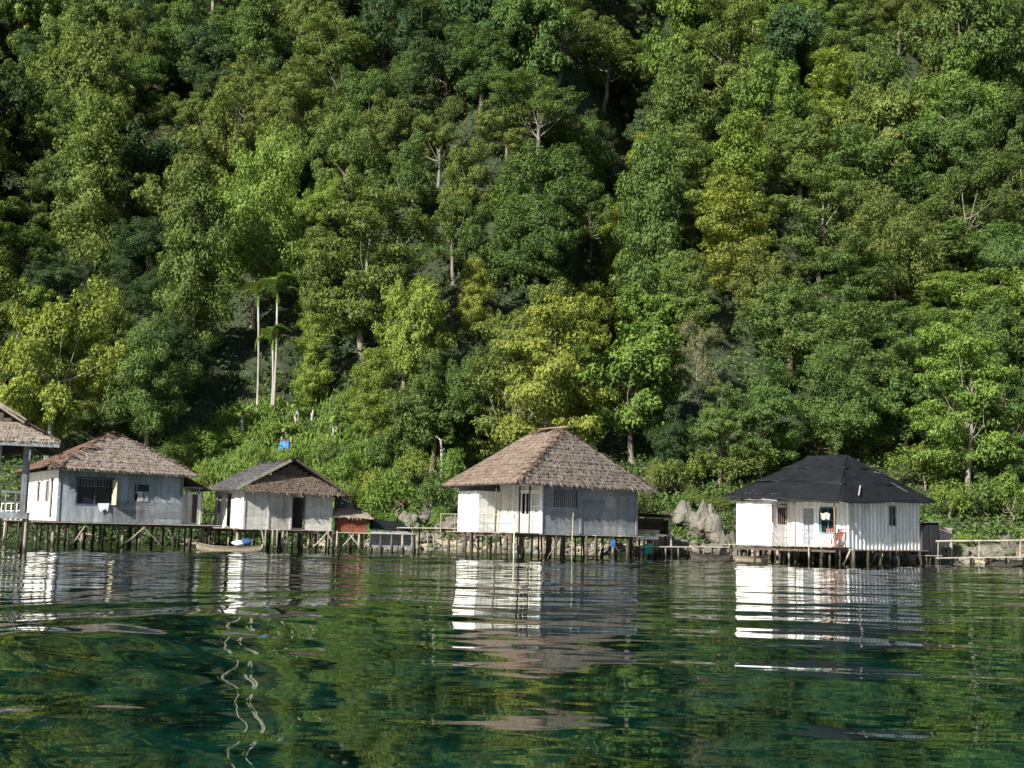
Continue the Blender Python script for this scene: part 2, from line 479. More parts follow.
def board_wall(par, face, off, a0, a1, z0, z1, mat, orient='h', bw=0.2, holes=(), th=0.03, name='board', out=-1, jit=0.006):
    """boards on the plane X=off (face 'X') or Y=off (face 'Y'); out = side that faces outdoors"""
    def put(a, b, c, d):
        e = random.uniform(0, 0.012) * out
        lo = (off + e - th / 2, a, c) if face == 'X' else (a, off + e - th / 2, c)
        hi = (off + e + th / 2, b, d) if face == 'X' else (b, off + e + th / 2, d)
        rot = [0, 0, 0]
        if orient == 'h':
            rot[1 if face == 'X' else 0] = (-0.06 if face == 'X' else 0.06) * out * -1
        rot[0 if face == 'X' else 1] = random.uniform(-jit, jit)
        box(par, name, mat, lo, hi, rot)
    if orient == 'h':
        n = max(1, round((z1 - z0) / bw)); st = (z1 - z0) / n
        for i in range(n):
            c, d = z0 + i * st, z0 + (i + 1) * st
            iv = [(a0, a1)]
            for (h0, h1, hz0, hz1) in holes:
                if hz0 < (c + d) / 2 < hz1:
                    nv = []
                    for (p, q) in iv:
                        if h1 <= p or h0 >= q: nv.append((p, q))
                        else:
                            if h0 - p > 0.02: nv.append((p, h0))
                            if q - h1 > 0.02: nv.append((h1, q))
                    iv = nv
            for (p, q) in iv:
                if q - p > 3.2:
                    m_ = random.uniform(p + 1.2, q - 1.2); put(p, m_ - 0.004, c - 0.008, d + 0.012); put(m_ + 0.004, q, c - 0.008, d + 0.012)
                else: put(p, q, c - 0.008, d + 0.012)
    else:
        n = max(1, round((a1 - a0) / bw)); st = (a1 - a0) / n
        for i in range(n):
            a, b_ = a0 + i * st, a0 + (i + 1) * st
            iv = [(z0, z1)]
            for (h0, h1, hz0, hz1) in holes:
                if h0 < (a + b_) / 2 < h1:
                    nv = []
                    for (p, q) in iv:
                        if hz1 <= p or hz0 >= q: nv.append((p, q))
                        else:
                            if hz0 - p > 0.02: nv.append((p, hz0))
                            if q - hz1 > 0.02: nv.append((hz1, q))
                    iv = nv
            for (p, q) in iv: put(a + 0.003, b_ - 0.003, p, q + random.uniform(-0.02, 0.02))

def opening(par, face, off, a0, a1, z0, z1, mat='brown_wood', name='window', pane='glass', bars=0, hbars=0, out=-1, back=0.09, t=0.06, paneframe=True):
    """frame round a hole with a pane set back in it"""
    mb = MB()
    def bx(a, b, c, d, e0=-0.03, e1=0.035):
        p, q = sorted((off + out * e0, off + out * e1))
        if face == 'X': mb.box((p, a, c), (q, b, d))
        else: mb.box((a, p, c), (b, q, d))
    bx(a0 - t, a0, z0 - t, z1 + t); bx(a1, a1 + t, z0 - t, z1 + t)
    bx(a0, a1, z0 - t, z0); bx(a0, a1, z1, z1 + t)
    for i in range(bars):
        a = a0 + (a1 - a0) * (i + 1) / (bars + 1); bx(a - 0.02, a + 0.02, z0, z1, -0.02, 0.02)
    for i in range(hbars):
        c = z0 + (z1 - z0) * (i + 1) / (hbars + 1); bx(a0, a1, c - 0.018, c + 0.018, -0.015, 0.025)
    o = mb.build(name, M[mat], par)
    if pane:
        p, q = sorted((off - out * back, off - out * (back + 0.015)))
        mb = MB()
        mb.box((p, a0, z0) if face == 'X' else (a0, p, z0), (q, a1, z1) if face == 'X' else (a1, q, z1))
        mb.build('pane', M[pane], o)
    return o

def lerp(a, b, t): return a + (b - a) * t
def thatch(par, mat, E0, E1, R1, R0, courses, name='thatch_course', lift=0.045):
    """overlapping courses of palm thatch on a slope: eave E0-E1, top R0-R1"""
    E0, E1, R1, R0 = map(Vector, (E0, E1, R1, R0))
    n = ((E1 - E0).cross(R0 - E0) + (R1 - E1).cross(R1 - R0)).normalized()
    if n.z < 0: n = -n
    for i in range(courses):
        t0, t1 = i / courses, min(1.0, (i + 1.5) / courses)
        sag = random.uniform(-0.015, 0.015)
        A, B = lerp(E0, R0, t0), lerp(E1, R1, t0)
        C, D = lerp(E0, R0, t1), lerp(E1, R1, t1)
        L = (B - A).length
        ax = (B - A).normalized() if L > 1e-4 else Vector((1, 0, 0))
        dn = n.cross(ax).normalized()
        if dn.z > 0: dn = -dn
        m_ = max(2, int(L / 0.11))
        v, f, at_ = [], [], []
        for j in range(m_ + 1):
            q = j / m_
            lo = lerp(A, B, q) + dn * (0.05 + random.uniform(-0.05, 0.06)) + n * (lift + sag + random.uniform(-0.012, 0.02))
            lo2 = lo - n * 0.035 - dn * 0.01
            v += [lerp(C, D, q) + n * random.uniform(0, 0.015), lo, lo2]
        for j in range(m_):
            a = 3 * j
            f += [(a, a + 1, a + 4, a + 3), (a + 1, a + 2, a + 5, a + 4)]
            r_ = random.random(); at_ += [r_, r_ * 0.6]
        for j in range(int(L / 0.06)):
            q = random.random()
            p = lerp(A, B, q) + n * (lift + sag + random.uniform(-0.02, 0.025)) - dn * random.uniform(0, 0.12)
            ln = random.uniform(0.10, 0.30); wd = random.uniform(0.012, 0.03)
            dd = (dn + ax * random.uniform(-.25, .25) + n * random.uniform(-.08, .04)).normalized() * ln
            a = len(v)
            v += [p - ax * wd, p + ax * wd, p + dd + ax * wd * 0.4, p + dd - ax * wd * 0.4]
            f.append((a, a + 1, a + 2, a + 3)); at_.append(random.random())
        obj(name, np_mesh(name, [tuple(x) for x in v], f, M[mat], False, at_), par)
def ridge_cap(par, mat, P, Q, name='ridge_cap', w=0.22, up=0.10):
    """bundles of thatch lapped over a ridge or hip"""
    P, Q = Vector(P), Vector(Q); L = (Q - P).length; ax = (Q - P).normalized()
    side = ax.cross(Vector((0, 0, 1))).normalized(); upv = side.cross(ax)
    v, f, at_ = [], [], []
    for j in range(int(L / 0.05)):
        c = lerp(P, Q, random.random()) + upv * (up + random.uniform(-0.02, 0.05))
        s_ = random.choice((-1, 1)); ln = random.uniform(0.5, 1.25) * w; wd = random.uniform(0.03, 0.07)
        tip = c + side * s_ * ln - upv * ln * random.uniform(0.25, 0.6) + ax * random.uniform(-.1, .1)
        a = len(v); b0 = c - side * s_ * 0.05
        v += [b0 - ax * wd, b0 + ax * wd, tip + ax * wd, tip - ax * wd]; f.append((a, a + 1, a + 2, a + 3)); at_.append(random.random())
    obj(name, np_mesh(name, [tuple(x) for x in v], f, M[mat], False, at_), par)['kind'] = 'stuff'
def sheet(par, mat, E0, E1, R1, R0, t0, t1, lift=0.04, nx=26, ny=8, amp=0.03, name='roof_sheet'):
    E0, E1, R1, R0 = map(Vector, (E0, E1, R1, R0))
    n = ((E1 - E0).cross(R0 - E0) + (R1 - E1).cross(R1 - R0)).normalized()
    if n.z < 0: n = -n
    ph = [random.uniform(0, 6) for _ in range(6)]
    v = []
    for i in range(ny + 1):
        tt = lerp(t0, t1, i / ny)
        for j in range(nx + 1):
            q = j / nx
            dz = amp * (math.sin(q * 9 + ph[0] + 3 * tt) * 0.5 + math.sin(q * 23 + ph[1]) * 0.3 * math.sin(tt * 6 + ph[2]) + math.sin(tt * 12 + ph[3] + 4 * q) * 0.4)
            edge = 0.008 * math.sin(q * 11 + ph[4]) + 0.005 * math.sin(q * 41 + ph[5]) if i == 0 else 0
            p = lerp(lerp(E0, R0, tt + edge), lerp(E1, R1, tt + edge), q) + n * (lift * (1 - 0.7 * i / ny) + dz)
            v.append(tuple(p))
    o = obj(name, np_mesh(name, v, grid_faces(ny + 1, nx + 1), M[mat], True), par)
    md = o.modifiers.new('thickness', 'SOLIDIFY'); md.thickness = 0.012
    return o

def house_frame(px, py, D, b):
    """corner position and yaw: local +X runs along the right-hand face, +Y along the left-hand face"""
    p = at(px, py, D)
    return Vector((p.x, p.y, 0)), R(90 - b)
def to_world(O, rz, x, y):
    return O.x + x * math.cos(rz) - y * math.sin(rz), O.y + x * math.sin(rz) + y * math.cos(rz)
def stilt(par, O, rz, x, y, top, r=0.07, mat=None, lean=0.12, name='stilt'):
    bx_, by_ = x + random.uniform(-lean, lean), y + random.uniform(-lean, lean)
    wx, wy = to_world(O, rz, bx_, by_)
    base = min(tz(wx, wy), 0.6) - 0.25
    pole(par, name, mat or random.choice(['pole', 'dark_pole', 'dark_pole']), (bx_, by_, max(base, -2.2)), (x, y, top), r * random.uniform(0.6, 1.4))  # mostly dark poles: colour deepens the shade under the floors
def stilts_grid(par, O, rz, xs_, ys_, top, r=0.07, skip=0.1, jit=0.3):
    for x in xs_:
        for y in ys_:
            if random.random() < skip: continue
            stilt(par, O, rz, x + random.uniform(-jit, jit), y + random.uniform(-jit, jit), top, r)
def deck(par, x0, x1, y0, y1, z, along='Y', w=0.17, mat='deck', name='deck_plank', ragged=0.12):
    """planks laid side by side; 'along' = direction each plank runs"""
    a0, a1 = (x0, x1) if along == 'Y' else (y0, y1)
    n = max(1, round((a1 - a0) / w)); st = (a1 - a0) / n
    for i in range(n):
        a, b_ = a0 + i * st + 0.006, a0 + (i + 1) * st - 0.006
        e0, e1 = random.uniform(-ragged, ragged * 0.3), random.uniform(-ragged * 0.3, ragged)
        zz = z + random.uniform(-0.012, 0.012)
        if along == 'Y': box(par, name, mat, (a, y0 + e0, zz - 0.035), (b_, y1 + e1, zz))
        else: box(par, name, mat, (x0 + e0, a, zz - 0.035), (x1 + e1, b_, zz))
def fr(n, a, b): return [a + (b - a) * i / (n - 1) for i in range(n)]
def railing(par, p0, p1, h, n_post=4, rails=2, mat='pole', r=0.025, cross=False):
    p0, p1 = Vector(p0), Vector(p1)
    for i in range(n_post):
        p = lerp(p0, p1, i / (n_post - 1))
        pole(par, 'rail_post', mat, p + Vector((0, 0, -0.1)), p + Vector((random.uniform(-.03, .03), 0, h * random.uniform(1.0, 1.08))), r)
    for k in range(rails):
        z = h * (k + 1) / rails
        pole(par, 'rail', mat, p0 + Vector((0, 0, z + random.uniform(-.03, .03))), p1 + Vector((0, 0, z + random.uniform(-.03, .03))), r * 0.8)
    if cross:
        for i in range(n_post - 1):
            a, b_ = lerp(p0, p1, i / (n_post - 1)), lerp(p0, p1, (i + 1) / (n_post - 1))
            pole(par, 'cross_brace', mat, a + Vector((0, 0, 0.05)), b_ + Vector((0, 0, h)), r * 0.6)
            pole(par, 'cross_brace', mat, a + Vector((0, 0, h)), b_ + Vector((0, 0, 0.05)), r * 0.6)

# ------------------------------------------------------------------ house with pale thatch, middle
def house_middle():
    O, rz = house_frame(541, 533, 60, 52)
    h = empty('stilt_house', O, rz)
    tag(h, 'stilt house with pale peaked thatch roof, white left side and charcoal board wall', 'house', 'stilt houses along the shore')
    W_, V_, fz, wt = 6.3, 5.0, 1.38, 3.75
    # long charcoal wall
    holes = [(0.75, 2.3, 2.55, 3.55), (4.15, 4.85, 2.65, 3.35)]
    board_wall(h, 'Y', 0, 0.0, W_, fz - 0.05, wt, 'charcoal', 'h', 0.22, holes)
    o = opening(h, 'Y', 0, 0.75, 2.3, 2.55, 3.55, 'charcoal', bars=11)
    o = opening(h, 'Y', 0, 4.15, 4.85, 2.65, 3.35, 'charcoal', pane='curtain', back=0.03)
    for x in (0.0, 2.5, W_): box(h, 'corner_post', 'charcoal', (x - 0.06, -0.065, fz), (x + 0.06, 0.02, wt))
    # sunny white side: recessed wall, door pair, box room standing forward
    holes = [(0.12, 0.75, fz + 0.02, 3.3), (0.95, 1.5, fz + 0.9, 3.3)]
    board_wall(h, 'X', 0, 0.08, 3.3, fz - 0.05, wt, 'white_h', 'v', 0.2, holes)
    opening(h, 'X', 0, 0.12, 0.75, fz + 0.02, 3.3, 'white', 'door', pane='white_h', bars=0, hbars=2, back=0.03)
    opening(h, 'X', 0, 0.95, 1.5, fz + 0.9, 3.3, 'white', 'window', bars=1)
    box(h, 'corner_post', 'white', (-0.07, -0.08, fz), (0.03, 0.07, wt))
    for y_ in (0.85, 1.65): box(h, 'door_post', 'dark_wood', (-0.075, y_ - 0.04, fz), (0.0, y_ + 0.04, wt - 0.1))
    box(h, 'lattice_board', 'white', (-0.06, 0.0, 3.38), (-0.02, 1.7, 3.44))
    board_wall(h, 'X', -1.35, 3.3, V_, fz - 0.05, wt - 0.35, 'white', 'h', 0.3)
    board_wall(h, 'Y', 3.3, -1.35, 0.0, fz - 0.05, wt - 0.35, 'white', 'h', 0.3)
    board_wall(h, 'Y', V_, -1.35, W_, fz, wt, 'white_h', 'h', 0.4, out=1)
    board_wall(h, 'X', W_, 0, V_, fz, wt, 'charcoal', 'h', 0.4, out=1)
    # floor, deck, stilts
    deck(h, -0.05, W_ + 0.05, 0.05, V_, fz - 0.04, 'Y', 0.3)
    deck(h, -1.75, -0.06, -0.15, V_ + 0.4, fz, 'X', 0.16)
    for x in (-1.6, -0.1, 2.0, 4.2, W_ - 0.1): beam(h, 'joist', 'dark_wood', (x, -0.1, fz - 0.14), (x, V_, fz - 0.14), 0.08, 0.12)
    for x0 in fr(4, -0.2, 5.0): box(h, 'sill_plank', 'deck', (x0, -0.32, fz - 0.075), (x0 + 1.5, -0.07, fz - 0.04), (0, random.uniform(-.01, .01), 0))
    stilts_grid(h, O, rz, fr(8, -0.1, W_), (-0.05, 1.6, 3.3, V_), fz - 0.1)
    stilts_grid(h, O, rz, (-1.65, -0.9), fr(6, 0, V_ + 0.2), fz - 0.04, 0.06)
    for x0, x1 in ((0.3, 1.2), (3.2, 4.4), (5.4, 4.5)): pole(h, 'brace', 'pole', (x0, -0.1, 0.1), (x1, -0.05, fz - 0.15), 0.04)
    railing(h, (-1.72, -0.1, fz), (-1.72, V_ + 1.0, fz), 0.85, 6, 2, 'pole')
    pole(h, 'mooring_pole', 'bamboo', (-1.85, -0.25, -1.0), (-1.8, -0.2, 2.0), 0.03)
    pole(h, 'mooring_pole', 'bamboo', (1.5, -0.5, -1.0), (1.6, -0.5, 2.4), 0.02)
    # roof
    ez, rzz = 3.72, 6.6
    e = {'a': (-2.0, -0.65, ez), 'b': (W_ + 0.7, -0.65, ez - 0.03), 'c': (W_ + 0.7, V_ + 0.6, ez), 'd': (-2.0, V_ + 0.6, ez - 0.05)}
    r0, r1 = (2.45, 1.25, rzz), (2.4, 3.9, rzz - 0.05)
    thatch(h, 'thatch', e['a'], e['b'], r0, r0, 17)
    thatch(h, 'thatch_old', e['d'], e['a'], r0, r1, 17)
    thatch(h, 'thatch', e['b'], e['c'], r1, r0, 12)
    thatch(h, 'thatch_old', e['c'], e['d'], r1, r1, 12)
    ridge_cap(h, 'thatch_old', r0, r1, w=0.35)
    ridge_cap(h, 'thatch_dark', e['a'], r0, 'hip_cap', 0.15, 0.09)
    ridge_cap(h, 'thatch', e['b'], r0, 'hip_cap', 0.16, 0.11)
    for k in range(9):
        q = lerp(Vector(e['a']), Vector(r0), 0.1 + 0.1 * k); q.z += 0.16
        pole(h, 'hip_stick', 'dark_wood', q + Vector((-0.25, 0.1, -0.03)), q + Vector((0.25, -0.1, 0.02)), 0.03)
    pole(h, 'ridge_pole', 'brown_wood', (2.45, 1.0, rzz + 0.14), (2.4, 3.2, rzz + 0.14), 0.05)
    pole(h, 'eave_pole', 'pole', (-1.9, -0.5, ez - 0.04), (-1.9, V_ + 0.5, ez - 0.06), 0.04)
    pole(h, 'eave_pole', 'pole', (-1.9, -0.5, ez - 0.04), (W_ + 0.6, -0.5, ez - 0.06), 0.04)
    for k in range(10):
        x = -1.5 + k * 0.9; pole(h, 'rafter', 'dark_wood', (x, -0.55, ez - 0.02), (lerp(x, 2.45, 0.5), 0.6, ez + 1.3), 0.035)
    pole(h, 'veranda_post', 'dark_wood', (-1.7, 1.4, fz), (-1.7, 1.4, ez - 0.02), 0.04)
    return h, O, rz

# ------------------------------------------------------------------ white house with black roof
def house_black_roof():
    O, rz = house_frame(848, 547, 62, 47)
    h = empty('stilt_house', O, rz)
    tag(h, 'white stilt house under a black sheet roof with a railed veranda', 'house', 'stilt houses along the shore')
    W_, V_, fz, wt = 6.9, 5.75, 1.03, 3.45
    holes = [(3.95, 4.6, 2.2, 3.15)]
    board_wall(h, 'Y', 0, 0, W_, fz - 0.1, wt, 'white_v', 'v', 0.36, holes, name='wall_sheet')
    for i in range(20):
        x = W_ * i / 19
        zs = [(fz - 0.1, wt)]
        if 3.95 < x < 4.6: zs = [(fz - 0.1, 2.15), (3.2, wt)]
        for (a, b_) in zs: box(h, 'batten', 'white_v', (x - 0.045, -0.075, a), (x + 0.045, -0.02, b_))
    opening(h, 'Y', 0, 3.95, 4.6, 2.2, 3.15, 'grey_blue', hbars=1, bars=1, t=0.05)
    # veranda side
    holes = [(1.95, 2.6, fz, 2.95), (0.72, 1.5, 1.75, 2.95)]
    board_wall(h, 'X', 0, 0.1, 3.5, fz - 0.05, wt, 'white', 'v', 0.3, holes, name='wall_sheet')
    for i in range(11):
        y_ = 0.15 + i * 0.33
        if not any(a - .06 < y_ < b_ + .06 for a, b_, _, _ in holes): box(h, 'batten', 'white_v', (-0.07, y_ - 0.03, fz), (-0.02, y_ + 0.03, wt))
    opening(h, 'X', 0, 1.95, 2.6, fz + 0.03, 2.95, 'white', 'door', pane='grey_blue', back=0.03)
    opening(h, 'X', 0, 0.72, 1.5, 1.75, 2.95, 'teal_paint', bars=1, hbars=1, t=0.08)
    opening(h, 'X', 0, 1.95, 2.6, 3.06, 3.28, 'white', 'fanlight', bars=4, t=0.04)
    opening(h, 'X', 0, 0.72, 1.5, 3.09, 3.3, 'white', 'fanlight', bars=5, t=0.04)
    box(h, 'corner_post', 'white', (-0.09, -0.09, fz), (0.03, 0.07, wt))
    # box room standing forward
    board_wall(h, 'X', -1.4, 3.5, V_, fz - 0.1, wt - 0.18, 'white', 'h', 0.42)
    holes = [(-0.95, -0.25, 2.2, 3.1)]
    board_wall(h, 'Y', 3.5, -1.4, 0, fz - 0.1, wt - 0.18, 'white', 'h', 0.3, holes)
    opening(h, 'Y', 3.5, -0.95, -0.25, 2.2, 3.1, 'brown_wood', hbars=0, bars=3)
    box(h, 'shutter', 'brown_wood', (-1.6, 3.42, 2.2), (-1.43, 3.47, 3.15), (0, 0, 0.35))
    board_wall(h, 'Y', V_, -1.4, W_, fz, wt, 'white', 'h', 0.5, out=1)
    board_wall(h, 'X', W_, 0, V_, fz, wt, 'white', 'h', 0.5, out=1)
    # deck and stilts
    deck(h, -0.02, W_ + 0.3, 0.05, V_, fz - 0.12, 'Y', 0.3)
    deck(h, -1.75, -0.03, -0.25, V_ + 0.6, fz, 'X', 0.16)
    for x0 in fr(5, -0.3, 5.9): box(h, 'sill_plank', 'deck', (x0, -0.45, fz - 0.15), (x0 + 1.5, -0.1, fz - 0.11), (0, random.uniform(-.01, .01), 0))
    for x in (-1.6, 0, 2.3, 4.6, W_): beam(h, 'joist', 'dark_wood', (x, -0.3, fz - 0.2), (x, V_, fz - 0.2), 0.08, 0.12)
    stilts_grid(h, O, rz, fr(12, -0.2, W_ + 0.2), (-0.2, 1.6, 3.4, V_), fz - 0.15, 0.085)
    stilts_grid(h, O, rz, (-1.6, -0.8), fr(8, -0.1, V_ + 0.3), fz - 0.05, 0.075)
    for a, b_ in ((-1.0, -0.2), (1.5, 2.4)): pole(h, 'brace', 'pole', (a, -0.3, 0.05), (b_, -0.25, fz - 0.15), 0.05)
    railing(h, (-1.68, 0.45, fz), (-1.68, 3.45, fz), 0.82, 4, 2, 'deck', 0.024, True)
    pole(h, 'veranda_post', 'brown_wood', (-1.5, -0.2, fz), (-1.52, -0.2, 3.25), 0.05)
    pole(h, 'veranda_post', 'brown_wood', (-1.6, 2.0, fz), (-1.6, 2.0, 3.3), 0.03)
    # roof of black sheet over thatch
    e = {'a': (-1.75, -0.6, 3.22), 'b': (W_ + 0.75, -0.6, 3.52), 'c': (W_ + 0.7, V_ + 0.6, 3.5), 'd': (-1.75, V_ + 0.55, 3.5)}
    r0, r1 = (3.0, 1.85, 5.82), (3.0, 4.25, 5.8)
    for (E0, E1, R1, R0) in ((e['a'], e['b'], r0, r0), (e['d'], e['a'], r0, r1), (e['b'], e['c'], r1, r0), (e['c'], e['d'], r1, r1)):
        sheet(h, 'black_sheet', E0, E1, R1, R0, -0.02, 0.40, 0.03, amp=0.07)
        sheet(h, 'black_sheet', E0, E1, R1, R0, 0.36, 0.74, 0.03, amp=0.06)
        sheet(h, 'black_sheet', E0, E1, R1, R0, 0.70, 1.0, 0.04, amp=0.04)
    sheet(h, 'black_sheet', (2.75, 1.7, 5.66), (2.75, 4.4, 5.66), (3.0, 4.3, 5.87), (3.0, 1.8, 5.87), 0, 1, 0.02, 20, 3, 0.02, 'ridge_cap')
    sheet(h, 'black_sheet', (3.25, 1.7, 5.66), (3.25, 4.4, 5.66), (3.0, 4.3, 5.87), (3.0, 1.8, 5.87), 0, 1, 0.02, 20, 3, 0.02, 'ridge_cap')
    thatch(h, 'thatch_grey', (-1.6, V_ + 0.4, 3.42), (-1.6, 3.0, 3.34), (-0.8, 3.0, 3.8), (-0.8, V_ + 0.4, 3.9), 2, 'thatch_fringe')
    pole(h, 'eave_pole', 'pole', (-1.7, V_ + 0.5, 3.40), (-1.7, 1.5, 3.25), 0.035)
    box(h, 'eave_sheet', 'tin', (-1.95, 2.9, 3.22), (-1.55, 3.8, 3.25), (0.1, 0.5, 0.1))
    for y_ in (3.6, 4.4, 5.2): pole(h, 'strut', 'bamboo', (-1.45, y_, 3.15), (-1.72, y_ + 0.3, 3.4), 0.025)
    for p, q in (((1.2, 0.0, 4.08), (0.3, -0.45, 3.55)), ((4.6, 0.2, 4.35), (5.3, -0.3, 3.9)), ((4.1, 0.9, 4.92), (4.5, 0.8, 4.86))):
        beam(h, 'roof_batten', 'deck', Vector(p) + Vector((0, 0, 0.07)), Vector(q) + Vector((0, 0, 0.07)), 0.07, 0.02)
    return h, O, rz

# ------------------------------------------------------------------ small gabled hut
def house_gabled():
    O, rz = house_frame(243, 528, 62.5, 58)
    h = empty('stilt_house', O, rz)
    tag(h, 'small whitewashed stilt hut with dark gable roof and one open doorway', 'house', 'stilt houses along the shore')
    W_, V_, fz, wt = 4.75, 4.4, 1.36, 3.22
    holes = [(2.62, 3.2, fz, 3.05)]
    board_wall(h, 'Y', 0, 0, W_, fz - 0.1, wt, 'white_h', 'h', 0.3, holes)
    for x in (0.0, 1.3, 2.5, W_): box(h, 'stud', 'white_h', (x - 0.05, -0.065, fz - 0.1), (x + 0.05, -0.01, wt))
    opening(h, 'Y', 0, 2.62, 3.2, fz, 3.05, 'dark_wood', 'doorway', pane=None, t=0.07)
    holes = [(1.9, 2.6, fz, 3.0), (3.4, 4.1, 2.1, 2.95)]
    board_wall(h, 'X', 0, 0.02, V_, fz - 0.1, wt, 'white', 'v', 0.32, holes)
    opening(h, 'X', 0, 1.9, 2.6, fz, 3.0, 'dark_wood', 'doorway', pane=None, t=0.06)
    opening(h, 'X', 0, 3.4, 4.1, 2.1, 2.95, 'white_h', pane='curtain', t=0.05)
    board_wall(h, 'Y', V_, 0, W_, fz, wt, 'white_h', 'h', 0.4, out=1)
    board_wall(h, 'X', W_, 0, V_, fz, wt, 'white_h', 'h', 0.4, out=1)
    # gable boards above the skirt roof, wood darkened for the overhang's shade
    for i in range(14):
        x = 0.55 + i * 0.28; top = 3.25 + (1 - abs(x + 0.14 - 2.45) / 2.6) * 1.4
        box(h, 'gable_board', 'dark_wood', (x, -0.02, wt), (x + 0.27, 0.01, top))
    deck(h, -0.5, W_ + 0.1, -0.2, V_, fz - 0.1, 'Y', 0.3)
    for y_ in (-0.1, 2.2, V_): beam(h, 'joist', 'dark_wood', (-0.5, y_, fz - 0.2), (W_, y_, fz - 0.2), 0.08, 0.12)
    deck(h, -0.9, -0.04, 0.2, V_ + 0.5, fz - 0.06, 'X', 0.18)
    stilts_grid(h, O, rz, fr(8, -0.3, W_), (-0.12, 1.5, 3.0, V_), fz - 0.14, 0.065)
    for a, b_ in ((3.3, 4.6), (5.3, 4.4), (1.2, 0.9), (2.2, 2.3)): pole(h, 'brace', 'pole', (a, -0.3, 0.0), (b_, -0.2, fz - 0.1), 0.045)
    for x in (1.0, 1.6, 4.4, 4.9): pole(h, 'mooring_pole', 'pole', (x, -0.5, -0.9), (x + 0.05, -0.45, fz - 0.1), 0.05)
    zr = 4.8
    thatch(h, 'thatch_grey', (-0.6, V_ + 0.4, 3.2), (-0.6, -0.55, 3.2), (2.5, -0.45, zr), (2.5, V_ + 0.4, zr), 13)
    thatch(h, 'thatch_grey', (5.5, -0.55, 3.02), (5.5, V_ + 0.4, 3.02), (2.5, V_ + 0.4, zr), (2.5, -0.45, zr), 13)
    thatch(h, 'thatch_old', (-0.4, -0.7, 3.16), (5.2, -0.7, 3.08), (4.1, -0.08, 3.98), (0.8, -0.08, 4.02), 8, 'skirt_course')
    beam(h, 'barge_board', 'deck', (-0.62, -0.6, 3.26), (2.2, -0.52, zr - 0.02), 0.03, 0.14)
    beam(h, 'barge_board', 'dark_wood', (5.5, -0.6, 3.1), (2.5, -0.52, zr + 0.03), 0.03, 0.12)
    ridge_cap(h, 'thatch_grey', (2.5, -0.5, zr), (2.5, V_ + 0.4, zr), w=0.3)
    box(h, 'ridge_sheet', 'tin', (1.5, 2.4, zr - 0.34), (2.4, 4.4, zr - 0.3), (0, -0.5, 0))
    return h, O, rz

